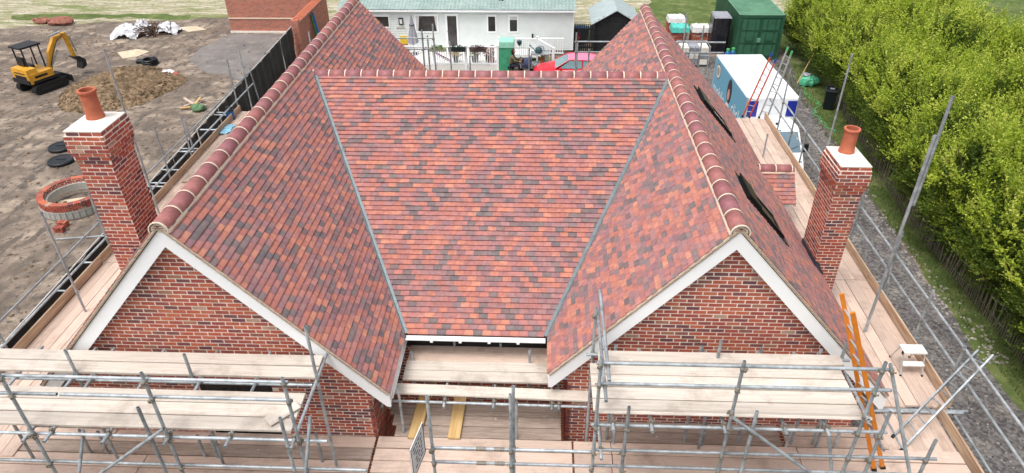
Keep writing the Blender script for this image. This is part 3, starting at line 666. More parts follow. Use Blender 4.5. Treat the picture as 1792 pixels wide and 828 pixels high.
# ================================================================== SCAFFOLD
TR = .0242
CAPM = M['dark']
SC_T = {}                                     # scaffold -> list of (a,b,tubeobj)
def rotx(d):                                  # rotation taking local x to d, z roughly up
    x = Vector(d).normalized(); z = Vector((0,0,1)) if abs(x.z) < .95 else Vector((0,1,0)); y = z.cross(x).normalized(); z = x.cross(y)
    return Matrix(((x.x,y.x,z.x),(x.y,y.y,z.y),(x.z,y.z,z.z)))
def tube(s, a, b, r=TR):
    a, b = Vector(a), Vector(b); d = (b-a).normalized(); n = 12; uu = d.orthogonal().normalized(); vv = d.cross(uu)
    P = []
    for c, rr in ((a+d*.06, r*.8), (a, r*.8), (a, r), (b, r), (b, r*.8), (b-d*.06, r*.8)):
        P += [c+(uu*math.cos(2*math.pi*i/n)+vv*math.sin(2*math.pi*i/n))*rr for i in range(n)]
    F = []
    for j in range(5): F += [(j*n+i, j*n+(i+1) % n, (j+1)*n+(i+1) % n, (j+1)*n+i) for i in range(n)]
    F += [tuple(range(n-1,-1,-1)), tuple(range(5*n, 6*n))]
    o = part('tube', MB().add(P, F), M['steel'], s)
    SC_T.setdefault(s.name, [s, []])[1].append((a, b, o)); return o
def v_y(s, px, py, y, zb=0): p = at_y(px, py, y); return tube(s, (p.x,y,zb), (p.x,y,p.z))
def v_x(s, px, py, x, zb=0): p = at_x(px, py, x); return tube(s, (x,p.y,zb), (x,p.y,p.z))
def t_y(s, p, q, y, y2=None): return tube(s, at_y(p[0],p[1],y), at_y(q[0],q[1],y if y2 is None else y2))
BMESH = {}
def board(s, a, b, m='board', w_=.225, th=.038, up=None, name='scaffold_board', tilt=0):
    """plank from a to b (centre line of its top face)"""
    a, b = Vector(a), Vector(b); d = b-a; L_ = d.length; rot = rotx(d)
    if up == 'edge': rot = rot @ Matrix.Rotation(math.pi/2, 3, 'X')
    if tilt: rot = rot @ Matrix.Rotation(tilt, 3, 'X')
    k = (round(L_,2), m, w_, th)
    if k not in BMESH:
        mb = MB(); x, y, z, e = L_/2, w_/2, th/2, .006
        prof = [(-y,-z),(y,-z),(y,z-e),(y-e,z),(-y+e,z),(-y,z-e)]
        mb.prism([(-x,p[0],p[1]) for p in prof], (2*x,0,0)); me = mb.mesh('scaffold_board'); me.materials.append(M[m]); BMESH[k] = me
    o = link(name, BMESH[k], None, s, (a+b)/2-(rot@Vector((0,0,th/2)) if up != 'edge' else Vector((0,0,0))), rot)
    return o
rb = random.Random(5)
def deck_x(s, x0, x1, ys, z, m='board', joints=(), w_=.225):
    for i, y in enumerate(ys):
        xs = [x0]+[j+rb.uniform(-.02,.02) for j in joints]+[x1]
        for a, b in zip(xs[:-1], xs[1:]):
            board(s, (a+.008, y+rb.uniform(-.004,.004), z+rb.uniform(-.005,.005)), (b-.008, y+rb.uniform(-.004,.004), z+rb.uniform(-.005,.005)), m, w_)
def deck_y(s, xs, y0, y1, z, m='board', joints=(), w_=.225):
    for x in xs:
        ys = [y0+rb.uniform(-.03,.03)]+[j+rb.uniform(-.02,.02) for j in joints]+[y1+rb.uniform(-.03,.03)]
        for a, b in zip(ys[:-1], ys[1:]):
            board(s, (x+rb.uniform(-.004,.004), a+.008, z+rb.uniform(-.004,.004)), (x+rb.uniform(-.004,.004), b-.008, z+rb.uniform(-.004,.004)), m, w_)
ZD, ZP = 4.53, 6.6

# ---------------- left gable scaffold
SL = thing('scaffold', 'galvanised tube scaffold with pale raised platform across left gable', 'scaffold', (-4,-1.5,0), 'scaffold bays around the house')
yo = -2.36; yi = -1.22                        # outer and inner rows
A0 = at_y(247,652,yo); v_y(SL,247,652,yo); v_y(SL,494,661,yo)
v_y(SL,241,713,yo-.11); v_y(SL,490,731,yo-.11)
v_y(SL,534,571,yi)
v_y(SL,322,620,yi); v_y(SL,113.6,612.5,yi); v_y(SL,-60,600,yi)
v_y(SL,-10,640,yo)
L0, L1 = -7.25, at_y(500,672,yo).x+.25
zr1, zr2 = at_y(300,664,yo+.05).z, at_y(300,695,yo+.05).z
tube(SL, (L0-1.2,yo+.05,zr1), (at_y(502,672,yo).x,yo+.05,zr1)); tube(SL, (at_y(104,687,yo+.05).x,yo+.05,zr2), (at_y(502,703,yo).x,yo+.05,zr2)); tube(SL, (L0-1.2,yo+.05,zr2+.0), (at_y(98,687,yo+.05).x,yo+.05,zr2))
zl1 = ZP-.038-TR-.05
tube(SL, (L0-1.2,yo+.05,zl1), (L1+.1,yo+.05,zl1)); tube(SL, (L0+.2,yi-.05,zl1), (at_y(545,680,yi).x+.05,yi-.05,zl1))
for px in (20,118,152,244,342,440,545):
    x = at_y(px,668,-1.4).x; tube(SL, (x,-.62,ZP-.038-TR+.0-.001), (x,yo-.14,ZP-.038-TR-.001))
xb = at_z(556,650,ZP).x
deck_x(SL, L0+.05, xb, (-.86,-1.10), ZP, 'boardp', ())
deck_x(SL, L0-.9, xb-.05, (-1.64,-1.88,-2.13), ZP, 'boardp', (-6.7,))
board(SL, (xb-.42,-2.13,ZP+.045), (xb-.1,-1.78,ZP+.045), 'boardp', .2, .02)
# braces and lower parts
t_y(SL, (287,750), (165,836), yo-.16)
t_y(SL, (543,728), (533,845), yo+.1, yo-.35)
t_y(SL, (146,752), (136,850), yo+.1, yo-.3)
for a, b in (((140,752),(158,790)), ((173,755),(188,790)), ((347,762),(358,797)), ((367,762),(380,798)), ((553,758),(564,806))):
    p = at_z(b[0],b[1],ZD); q = at_y(a[0],a[1],p.y); tube(SL, (p.x,p.y,0), (p.x,p.y,q.z))
zg1 = at_y(300,813,yo+.05).z; zg2 = zg1-.42
tube(SL, (-9.6,yo+.05,zg1), (at_y(640,827,yo).x,yo+.05,zg1)); tube(SL, (-9.6,yo+.05,zg2), (-1.3,yo+.05,zg2))
for y, m in ((-.645,'board'), (-.905,'boardw'), (-1.17,'board'), (-1.43,'board'), (-1.69,'board'), (-1.95,'board'), (-2.2,'board')):
    deck_x(SL, -9.0, -1.47, (y,), ZD-.03, m, (-5.3,) if y < -1 else (-6.1,), .238)

# ---------------- right gable scaffold
SR = thing('scaffold', 'galvanised tube scaffold with pale boarded platform across right gable', 'scaffold', (4,-1.2,0), 'scaffold bays around the house')
yo = -1.94; yi = -.42
v_y(SR,1303,632,yo); v_y(SR,1052.6,625,yo); v_y(SR,1101,712,yo-.02); v_y(SR,1325,720,yo-.02); v_y(SR,1550.5,634,yo); v_y(SR,1558,721,yo-.02); v_y(SR,1638,770,yo)
v_y(SR,1043.5,538,yi)
for px, py in ((1078,604),(1229,606),(1262,597),(1333,610),(1437,612),(1481.7,601)): v_y(SR,px,py,yi if px != 1262 else -.62)
zr1, zr2 = at_y(1300,641,yo+.05).z, at_y(1300,677,yo+.05).z
tube(SR, (at_y(1046,624,yo).x,yo+.05,zr1), (at_y(1562,647,yo).x,yo+.05,zr1)); tube(SR, (at_y(1046,671,yo).x,yo+.05,zr2), (at_y(1562,690,yo).x,yo+.05,zr2))
zl1 = ZP-.038-TR-.05
xa, xb = at_y(1036,734,yo).x, at_y(1522,745,yo).x
tube(SR, (xa,yo+.05,zl1), (xb+.3,yo+.05,zl1)); tube(SR, (xa,yi-.05,zl1), (xb+.3,yi-.05,zl1))
# end guard rails running front to back
for xx, zz in ((at_y(1056,650,-1.5).x+.0, zr1-.055), (at_y(1056,690,-1.6).x-.03, zr2-.055)): tube(SR, (xx,yi+.15,zz), (xx,yo-.22,zz))
p = at_y(1055,750,yo); tube(SR, (p.x,yi+.1,5.98), (p.x,yo-.14,5.98))
for (a, b) in (((1478,652),(1520,735)), ((1520,738),(1546,788))):
    pa = at_y(a[0],a[1],yi); tube(SR, (pa.x,yi,pa.z), at_y(b[0],b[1],yo-.12))
for px in (1074,1142,1271,1380,1455): x = at_y(px,735,yo).x; tube(SR, (x,yi+.05,ZP-.038-TR-.001), (x,yo-.1,ZP-.038-TR-.001))
x0, x1 = at_z(1036,700,ZP).x, at_z(1508,720,ZP).x
deck_x(SR, at_z(1046,630,ZP).x, at_z(1472,630,ZP).x, (-.62,), ZP+.03, 'boardp')
deck_x(SR, x0, x1, (-.88,-1.12,-1.37,-1.62), ZP, 'boardp')
board(SR, (x0+.05,-1.76,ZP+.06), (x1+.03,-1.76,ZP+.06), 'boardp', .2, .038, tilt=R(-38))
t_y(SR, (1281,730), (1424,832), yo-.07); t_y(SR, (1558,637), (1594,840), yo+.05, yo-.3)
for a, b in (((1235,742),(1228,779)), ((1440,745),(1428,781)), ((1387,750),(1375,781)), ((1470,755),(1460,782)), ((1078,745),(1073,776)), ((1470,694),(1440,750))):
    p = at_z(b[0],b[1],ZD); q = at_y(a[0],a[1],p.y); tube(SR, (p.x,p.y,0), (p.x,p.y,q.z))
t_y(SR, (1449,745), (1456,830), yo+.4, yo+.1)
zg1, zg2 = at_y(1300,794,yo+.05).z, at_y(1300,822,yo+.05).z
tube(SR, (at_y(1035,786,yo).x,yo+.05,zg1), (at_y(1634,798,yo).x+.1,yo+.05,zg1)); tube(SR, (at_y(1035,812,yo).x,yo+.05,zg2), (at_y(1625,826,yo).x+.1,yo+.05,zg2))
deck_x(SR, 2.45, 5.55, (-.12,-.36), ZD-.06, 'boardw'); deck_x(SR, 5.62, 7.35, (-.12,-.36), ZD-.05, 'board')
for y in (-.66,-.92,-1.18,-1.44,-1.70): deck_x(SR, 1.95, 8.45, (y,), ZD, 'board', (2.62+.03*y,5.72), .239)

# ---------------- middle bay
SMd = thing('scaffold', 'narrow scaffold bay with stacked boards in recess between gables', 'scaffold', (.3,-.6,0), 'scaffold bays around the house')
yo = -1.9
v_y(SMd,747,692.5,yo); v_y(SMd,893,690,yo); v_y(SMd,898,676,yo+.09,3.9)
for a, b in (((703,677),(707,757)), ((907,703),(904,768))):
    p = at_z(b[0],b[1],ZD); q = at_y(a[0],a[1],p.y); tube(SMd, (p.x,p.y,0), (p.x,p.y,q.z))
ZB = 5.2
tube(SMd, at_z(664,701,ZB-.1), at_z(1030,712.5,ZB-.1))
for px, py in ((668,712),(682,714),(776,714),(863,716),(966,719),(978,719)):
    p = at_z(px,py,ZB-.05-TR); tube(SMd, (p.x+.0,.95,ZB-.05-TR), (p.x,p.y,ZB-.05-TR))
bx0, bx1 = -1.07, 1.56
deck_x(SMd, bx0, bx1, (1.01,.77), ZB-.0, 'board', (), .235); deck_x(SMd, bx0, bx1, (.51,.265), ZB+.03, 'boardp', (), .235)
board(SMd, at_z(680,678,ZB+.02), at_z(1034,692.5,ZB+.02), 'boardp', .235)
for px, py in ((720,622),(927,619),(795,597),(876,600)): v_y(SMd,px,py-6 if py > 610 else py,.64 if py > 610 else 1.06,4.6)
for y in (.10,-.15,-.41): deck_x(SMd, at_z(688+(.1-y)*32,720,ZD).x-.05, at_z(980,740,ZD).x+.02, (y,), ZD+.01, 'boardw', (), .239)
for y in (-.66,-.92,-1.18,-1.44,-1.70): deck_x(SMd, -1.43, 1.93, (y,), ZD, 'board', (), .239)
for (t0, t1) in (((743,693),(724,766)), ((806,694),(794,766))): board(SMd, at_z(t0[0],t0[1],ZD+.09), at_z(t1[0],t1[1],ZD+.06), 'fresh', .215, .04, name='fresh_plank')
zg1, zg2 = at_y(900,787,yo+.05).z, at_y(900,812,yo+.05).z
a_ = at_y(757,783,yo).x; b_ = at_y(1038,790,yo).x
tube(SMd, (a_,yo+.05,zg1), (b_,yo+.05,zg1)); tube(SMd, (a_,yo+.05,zg2), (b_,yo+.05,zg2))
mb = MB(); 
for zz in (zg1, zg2):
    for px, m_ in ((842,'s'),(874,'d')): q = at_y(px,790,yo+.05).x; part('sleeve', MB().tube((q-.075,yo+.05,zz),(q+.075,yo+.05,zz),.031,10), M['clamp'], SMd)
# sign panel fixed to the outer standard, seen nearly edge on
pa, pb = at_y(738,738,yo-.05), at_y(722,835,yo-.95)
sg = MB(); A = Vector((pa.x,yo-.06,pa.z)); B = Vector((pa.x-.10,yo-.52,pa.z-.04)); hz = Vector((0,0,-.62)); nrm = (B-A).cross(hz).normalized()
sg.prism([A, B, B+hz, A+hz], nrm*.012)
M['signw'] = mat('sign_white', lin((232,232,232)), rough=.5, var=.03)
sgn = solo('sign_panel', sg, M['signw'], 'white printed scaffold sign panel hung edge-on from middle bay standard', 'sign', (pa.x,yo-.4,pa.z-.6))
def strip(m, o, ax, up, w_, h_, n_): m.prism([o, o+ax*w_, o+ax*w_+up*h_, o+up*h_], n_)
m2 = MB(); ax = (B-A).normalized(); up = Vector((0,0,1)); rr = random.Random(3)
fr = MB()
for nn in (nrm*-.002, nrm*.028):
    for (o, w_, h_) in ((A+hz, (B-A).length, .02), (A-up*.02, (B-A).length, .02), (A+hz, .02, .62), (B+hz-ax*.02, .02, .62)): strip(fr, o+(nn*.5 if nn.dot(nrm) < 0 else nrm*.0125), ax, up, w_, h_, nn.normalized()*.002)
part('sign_border', fr, M['leadd'], sgn)
for row in range(6):
    u_ = .09
    while u_ < (B-A).length-.12:
        wl_ = rr.uniform(.03,.09); strip(m2, A+ax*u_-up*(.12+row*.08)+nrm*-.001, ax, up, wl_, .03, nrm*-.002); strip(m2, A+ax*u_-up*(.12+row*.08)+nrm*.0135, ax, up, wl_, .03, nrm*.002); u_ += wl_+.03
part('lettering', m2, M['leadd'], sgn)

# ---------------- right side scaffold
SS = thing('scaffold', 'long boarded walkway scaffold with guard rails along gravel drive', 'scaffold', (8.3,6,0), 'scaffold bays around the house')
XT = 8.9
deck_y(SS, (7.62,7.87,8.12,8.37,8.61), .45, 13.2, ZD, 'board', (4.27,8.7), .24)
for a, b in ((.45,4.3),(4.3,8.2),(8.2,13.2)): board(SS, (8.755,a,ZD+.112), (8.755,b-.01,ZD+.112), 'toe', .225, .038, 'edge', 'toe_board')
deck_y(SS, (7.44,7.68,7.92,8.16,8.40), -.80, .40, ZD-.12, 'board', (), .24)
board(SS, (8.56,-2.4,ZD-.0), (8.56,.44,ZD-.0), 'toe', .225, .038, 'edge', 'toe_board')
z1, z2 = 5.50, 5.04
for zz in (z1, z2): tube(SS, (XT+.05,-2.0,zz), (XT+.05,13.6,zz))
for px, py in ((1634,508),(1690,605),(1515,330),(1580,405)): p = at_x(px,py,XT); tube(SS, (XT,p.y,0), (XT,p.y,max(p.z,5.62)))
for y, zt in ((8.35,8.38),(9.9,6.3),(11.0,6.4),(12.2,6.6)): tube(SS, (XT,y,0), (XT,y,zt))
tube(SS, (8.03,2.5,0), (8.03,2.5,at_x(1626,225,8.05).z), .03); tube(SS, (8.09,2.5,at_x(1622,240,8.1).z-1.2), (8.09,2.5,at_x(1648,152,8.1).z), .03)
p = at_z(1335,275,ZD); tube(SS, (p.x,p.y,0), (p.x,p.y,ZD+.75))
t_ = at_x(1566,435,XT); tube(SS, (XT-.02,t_.y,t_.z+.05), (XT+.06,t_.y-.45,3.6))
for y in (.44,2.4,4.3,6.2,8.2,10.2,12.4): tube(SS, (7.5,y,ZD-.038-TR-.006), (9.1,y,ZD-.038-TR-.006))
tube(SS, (6.9,.40,ZD-.07), (9.0,.40,ZD-.07)); 
for x in (8.86,7.6): tube(SS, (x,-.9,ZD-.038-.024-.06), (x,13.3,ZD-.038-.024-.06))

# ---------------- left side scaffold
SF = thing('scaffold', 'boarded walkway scaffold with guard rails along black sheeted fence', 'scaffold', (-8.7,7,0), 'scaffold bays around the house')
deck_y(SF, (-8.90,-8.66,-8.42,-8.18,-7.94,-7.70), -1.2, 13.4, ZD, 'board', (4.43,8.3), .235)
for a, b in ((-1.2,4.4),(4.4,9.0),(9.0,13.4)): board(SF, (-9.04,a,ZD+.112), (-9.04,b-.01,ZD+.112), 'toe', .225, .038, 'edge', 'toe_board')
for x in (-8.75,): 
    board(SF, (x,8.3,ZD+.045), (x,12.2,ZD+.045), 'boardw', .225); board(SF, (x+.24,9.6,ZD+.045), (x+.24,13.5,ZD+.045), 'boardw', .225)
XT = -9.16
z1, z2 = 5.36, 4.9
for zz in (z1, z2): tube(SF, (XT+.05,-1.5,zz), (XT+.05,15.0,zz))
for px, py in ((270,222),(316,205),(323,208),(397,105),(418,88)): p = at_x(px,py,XT); tube(SF, (XT,p.y,0), (XT,p.y,p.z))
for y in (1.2,5.0,5.2): tube(SF, (XT,y,0), (XT,y,6.1))
tube(SF, (-8.65,6.53,0), (-8.65,6.53,at_x(192,80,-8.65).z)); tube(SF, (-8.45,2.62,0), (-8.45,2.62,at_x(102,345,-8.45).z))
tube(SF, (-10.1,4.6,5.05), (-8.9,5.3,4.75))
for y in (-.6,1.4,3.4,4.5,6.5,8.2,8.4,9.2,10.4,10.6,12.0,13.2,13.4): tube(SF, (-9.9 if y > 8 else -9.6,y,ZD-.038-TR-.006), (-7.7,y,ZD-.038-TR-.006))

# ---------------- rear scaffold, only its guard rails rise above the roofs
SB = thing('scaffold', 'rear scaffold guard rails showing behind the two rear gables', 'scaffold', (0,13,0), 'scaffold bays around the house')
yb = 12.9
for px, py in ((738,52),(748,62),(757,42),(1009,57),(1011,72),(1031,86),(787,72),(822,98),(926,85)): v_y(SB,px,py,yb if px not in (748,1011) else yb+.5)
za = at_y(720,68,yb).z; zb_ = at_y(720,87,yb).z; zc2 = at_y(1040,74,yb).z; zd2 = at_y(1040,92,yb).z
tube(SB, (-5.2,yb+.05,za), (at_y(760,68,yb).x,yb+.05,za)); tube(SB, (-5.2,yb+.05,zb_), (at_y(752,87,yb).x,yb+.05,zb_))
tube(SB, (at_y(1006,74,yb).x,yb+.05,zc2), (7.0,yb+.05,zc2)); tube(SB, (at_y(1006,92,yb).x,yb+.05,zd2), (7.0,yb+.05,zd2))
deck_x(SB, -6.5, 7.5, (12.4,12.65), ZD, 'board', (-2.6,1.3,5.2))
for (px, py, px2, py2, yy) in ((1203,22,1237,120,12.8),(1232,45,1250,150,13.4)):
    p = at_y(px,py,yy); tube(SB, (p.x,yy,0), (p.x,yy,p.z))
px = at_y(560,45,13.2); tube(SB, (px.x-.4,13.2,0), (px.x-.4,13.2,px.z-.2))

# ---------------- couplers where two tubes of a scaffold touch
cm = MB(); cm.lathe((0,0,-.03), [(.026,0),(.040,.002),(.042,.03),(.040,.058),(.026,.06)], 10); cm.box((.05,0,0),(.05,.05,.05)); cm.tube((.05,-.02,0),(.05,.06,0),.009,6); cm.box((.05,.055,0),(.024,.016,.024)); cm.tube((-.01,-.06,.01),(.02,-.03,.01),.008,6)
cm.v = [(v[0]*.8,v[1]*.8,v[2]*.85) if (v[0]**2+v[1]**2)**.5 > .03 else v for v in cm.v]
CME = cm.mesh('coupler'); CME.materials.append(M['clamp'])
def closest(a, b, c, d):
    u, v, w0 = b-a, d-c, a-c; A_, B_, C_, D_, E_ = u.dot(u), u.dot(v), v.dot(v), u.dot(w0), v.dot(w0); den = A_*C_-B_*B_
    if den < 1e-6: return None
    s_, t_ = (B_*E_-C_*D_)/den, (A_*E_-B_*D_)/den
    if not (-.01 < s_ < 1.01 and -.01 < t_ < 1.01): return None
    return a+u*s_, c+v*t_
ncl = 0; rc = random.Random(9)
for s_, L_ in SC_T.values():
    for i in range(len(L_)):
        for j in range(i+1, len(L_)):
            r_ = closest(L_[i][0], L_[i][1], L_[j][0], L_[j][1])
            if not r_ or (r_[0]-r_[1]).length > .085 or ncl > 280: continue
            q = to_px((r_[0]+r_[1])/2)
            if not (-20 < q[0] < 1812 and -10 < q[1] < 840) or r_[0].z < 4.2: continue
            k = i if abs((L_[i][1]-L_[i][0]).normalized().z) > .7 else j
            dz = (L_[k][1]-L_[k][0]).normalized(); pp = r_[0] if k == i else r_[1]
            rot = rotx(Vector((rc.uniform(-1,1), rc.choice((-1,-1,1)), 0)).normalized()) if abs(dz.z) > .7 else rotx((0,0,1))
            link('coupler', CME, None, L_[k][2], pp, rot); ncl += 1
# ================================================================== LEFT SIDE OF THE SITE
rs = random.Random(17)
def lump(mb, c, r_, n=8, rough=.25, sq=(1,1,1), col=None, seed=0):
    """uneven stone / sack"""
    c = Vector(c); P = [c+Vector((0,0,-r_*sq[2]*.6))]; F = []; rings = 4
    for j in range(1, rings+1):
        th = -math.pi/2*.7+(math.pi*.85)*j/(rings+1)
        for i in range(n):
            a = 2*math.pi*i/n; d = Vector((math.cos(a)*math.cos(th)*sq[0], math.sin(a)*math.cos(th)*sq[1], math.sin(th)*sq[2]))
            k = 1+rough*mnoise.noise(d*1.7+c*3.1+Vector((seed,0,0))); P.append(c+d*r_*k)
    P.append(c+Vector((0,0,r_*sq[2]*.95))); m_ = len(P)-1
    for i in range(n): F.append((0, 1+(i+1) % n, 1+i)); F.append((m_, m_-n+i, m_-n+(i+1) % n))
    for j in range(rings-1):
        for i in range(n): F.append((1+j*n+i, 1+j*n+(i+1) % n, 1+(j+1)*n+(i+1) % n, 1+(j+1)*n+i))
    mb.add(P, F, col)
# ---- spoil heap
M['spoil'] = ground_mat('spoil', [(132,112,88),(114,96,75),(148,126,100),(100,85,68)], [(1,0,0),(1.2,.42,.6),(2.2,.5,.66),(5,.55,.7)], 1.0, 7, .95, 8)
hc = Vector((-21.6, 26.6, 0))
def heap(a, b):
    th = a*2*math.pi; r_ = b; px_, py_ = 3.0*math.cos(th)*r_, 3.3*math.sin(th)*r_
    q = Vector((px_, py_, 0)); h = 1.15*max(0, (1-r_))**.95*(1+.25*mnoise.noise(q*.8))+.16*mnoise.noise(q*2.2)*(1-r_**4)+.05*mnoise.noise(q*6)
    e = 1+.18*mnoise.noise(Vector((math.cos(th)*1.3, math.sin(th)*1.3, 2)))
    return (hc.x+px_*e, hc.y+py_*e, max(h, 0)*(1 if r_ < 1 else 0)-(.03 if r_ > .99 else 0))
hp = thing('spoil_heap', 'conical heap of brown excavated soil beside yellow digger', 'soil heap', hc)
part('soil', MB().grid(heap, 72, 28), M['spoil'], hp, True)
mb = MB()
for i in range(1100):
    a, b = rs.random(), rs.random()**.5*1.02; q = heap(a, min(b, 1.0)); s_ = rs.uniform(.02,.06)*(1.3 if b > .7 else .7); lump(mb, (q[0],q[1],max(q[2],0)+s_*.2), s_, 5, .5, (1,1,.7), None, i)
part('clods', mb, M['spoil'], hp, kind='stuff')
# ---- mini digger
ex = thing('mini_excavator', 'yellow and black tracked mini excavator with folded boom by soil heap', 'excavator', (-25.95, 26.7, 0))
EX0 = Vector((-25.95,26.7,0)); ER = Matrix.Rotation(R(-24), 3, 'Z')        # digger faces +y
def E(x, y, z): return EX0+ER@Vector((x,y,z))
M['digy'] = mat('digger_yellow', lin((214,158,52)), rough=.4, var=.14, vscale=5); M['digb'] = mat('digger_black', lin((34,36,40)), rough=.5, var=.15)
for s_ in (-1, 1):
    mb = MB(); prof = []
    for i in range(10): a = math.pi/2+math.pi*i/9; prof.append((-.72+.24*math.cos(a), .25+.24*math.sin(a)))
    for i in range(10): a = -math.pi/2+math.pi*i/9; prof.append((.72+.24*math.cos(a), .25+.24*math.sin(a)))
    mb.prism([E(s_*.66-.17, y, z) for y, z in prof], ER@Vector((.34,0,0))); tr = part('track', mb, M['rubber'], ex)
    m2 = MB()
    for k in range(15): m2.box(E(s_*.66, -.78+k*.11, .5), (.35,.05,.03), ER)
    part('track_lugs', m2, M['rubber'], tr)
    part('track_frame', MB().box(E(s_*.66+s_*.18,0,.25),(.03,1.2,.16),ER), M['digb'], tr)
part('blade', MB().box(E(0,1.25,.28),(1.5,.06,.36),ER).box(E(-.3,1.0,.3),(.08,.5,.1),ER).box(E(.3,1.0,.3),(.08,.5,.1),ER), M['digb'], ex)
part('chassis', MB().box(E(0,0,.42),(.9,1.1,.2),ER).lathe(E(0,0,.5), [(.4,0),(.4,.12)], 16), M['digb'], ex)
part('body', MB().box(E(0,-.28,.86),(1.4,1.35,.5),ER).box(E(0,-.68,1.2),(1.38,.6,.34),ER,None,.92), M['digy'], ex)
part('skirt', MB().box(E(0,-.05,.68),(1.44,1.5,.14),ER), M['digb'], ex)
cb = MB()
for (x, y) in ((-.62,.42),(.12,.42),(-.62,-.5),(.12,-.5)): cb.tube(E(x,y,1.1),E(x,y,2.32),.04,8)
cb.box(E(-.25,-.04,2.36),(.95,1.15,.09),ER); cab_ = part('canopy', cb, M['digb'], ex); part('seat', MB().box(E(-.25,-.3,1.25),(.5,.5,.2),ER).box(E(-.25,-.52,1.55),(.5,.12,.6),ER), M['digb'], ex)
def arm(name, pts, w_, m=M['digy']):
    mb = MB()
    mb.prism([E(-w_/2, y, z) for y, z in pts], ER@Vector((w_,0,0))); return part(name, mb, m, ex)
arm('boom', [(.55,.8),(.72,.75),(1.05,1.5),(1.45,2.1),(2.0,2.3),(2.05,2.46),(1.4,2.42),(.85,1.75)], .2)
arm('dipper', [(1.85,2.5),(2.1,2.5),(2.2,2.3),(2.28,1.1),(2.12,1.05),(1.98,2.2)], .16)
for a_, b_, r_ in ((E(.11,.75,1.0),E(.11,1.35,1.75),.05),(E(.0,1.2,2.5),E(0,1.9,2.58),.05),(E(0,2.3,2.25),E(0,2.42,1.3),.04)): part('hydraulic_ram', MB().tube(a_,b_,r_,8), M['steel'], ex)
part('hose', MB().path([E(.14,.7,1.05),E(.15,1.1,1.75),E(.15,1.5,2.25),E(.12,1.95,2.45)], .02, 6), M['digb'], ex); part('engine_grille', MB().box(E(0,-.965,1.0),(.9,.02,.34),ER), M['digb'], ex); part('side_decal', MB().box(E(.705,-.3,.92),(.01,.7,.12),ER), M['digb'], ex); part('counterweight', MB().box(E(0,-.98,.72),(1.36,.12,.22),ER), M['digb'], ex); part('control_lever', MB().tube(E(-.5,.15,1.1),E(-.5,.2,1.6),.02,6), M['digb'], ex)
arm('bucket', [(2.0,1.15),(2.35,1.1),(2.62,.85),(2.6,.5),(2.3,.38),(2.32,.48),(2.42,.75),(2.25,.9)], .55, M['digb'])
# ---- brush pile with sheeting
bp_ = thing('debris_pile', 'heap of brown branches under torn white plastic sheets', 'debris', (-24.7,36.2,0))
mb = MB()
for i in range(170):
    c = Vector((-24.7+rs.gauss(0,.75), 36.2+rs.gauss(0,.5), rs.uniform(.03,.6))); d = Vector((rs.uniform(-1,1), rs.uniform(-1,1), rs.uniform(-.3,.3))).normalized(); l_ = rs.uniform(.3,.9); mb.tube(c-d*l_/2, c+d*l_/2, rs.uniform(.012,.035), 5)
part('branches', mb, mat('brush_wood', lin((86,66,52)), rough=.9, var=.3, vscale=4), bp_, kind='stuff')
M['sheet'] = mat('white_sheeting', lin((222,224,228)), rough=.45, var=.08, vscale=3)
for (cx, cy, w1, w2, hh) in ((-25.9,35.8,.9,.7,.75),(-23.6,36.7,.8,.6,.65),(-25.1,36.4,.5,.5,.85)):
    def cl(a, b, cx=cx, cy=cy, w1=w1, w2=w2, hh=hh):
        x, y = (a-.5)*2, (b-.5)*2; q = Vector((x*1.6+cx, y*1.6+cy, 0)); return (cx+x*w1+.2*mnoise.noise(q*2), cy+y*w2+.2*mnoise.noise(q*2+Vector((5,0,0))), max(.02, hh*(1-.6*(x*x+y*y))+.22*mnoise.noise(q*2.6)+.1*mnoise.noise(q*6)))
    part('plastic_sheet', MB().grid(cl, 18, 18), M['sheet'], bp_)
# ---- litter on the site ground
def sack(name, label, cat, px, py, r_, sq, m, seed):
    p = at_z(px, py, 0); mb = MB(); lump(mb, p+Vector((0,0,r_*sq[2]*.5)), r_, 12, .5, sq, None, seed); lump(mb, p+Vector((r_*.8,r_*.2,r_*.25)), r_*.6, 10, .5, sq, None, seed+1); return solo(name, mb, m, label, cat, p)
p = at_z(264,113,0); pc = MB()
for k in range(3): 
    n_ = 22; pts = [p+Vector((.42*math.cos(2*math.pi*i/n_)*(1-.05*k), .42*math.sin(2*math.pi*i/n_), .08+.11*k)) for i in range(n_+1)]; pc.path(pts, .06, 6)
solo('pipe_coil', pc, M['blackp'], 'black coiled plastic pipe lying behind soil heap', 'pipe', p)
sack('plastic_sack', 'crumpled black plastic sack beside coiled pipe', 'sack', 248, 110, .3, (1.2,.8,.55), M['blackp'], 3)
p = at_z(294,131,0); lt = thing('rubbish_bag', 'small heap of white and red packaging right of soil heap', 'rubbish', p); mb = MB(); lump(mb, p+Vector((0,0,.14)), .33, 10, .6, (1.2,.9,.5), None, 4); part('white_bag', mb, M['sheet'], lt); mb = MB(); lump(mb, p+Vector((.4,-.1,.08)), .24, 9, .5, (1.3,.9,.45), None, 5); lump(mb, p+Vector((-.38,-.1,.08)), .2, 9, .5, (1.2,.9,.45), None, 6); part('red_bag', mb, mat('faded_red_plastic', lin((184,92,76)), rough=.6, var=.1), lt)
p = at_z(340,188,0); tp = thing('timber_offcuts', 'short timber offcuts and green netting on bare earth by fence', 'timber', p)
for k in range(5): d = ER@Vector((math.cos(k*.7),math.sin(k*.7),0)); part('offcut', MB().box(p+Vector((rs.uniform(-.4,.4),rs.uniform(-.4,.4),.05+.05*k)),(rs.uniform(.7,1.3),.12,.05),rotx(d)), M['fresh'] if k % 2 else M['board'], tp)
mb = MB(); lump(mb, p+Vector((.4,-.4,.15)), .35, 10, .5, (1,.9,.6), None, 8); part('netting', mb, mat('green_netting', lin((96,128,92)), rough=.8, var=.25, vscale=10), tp)
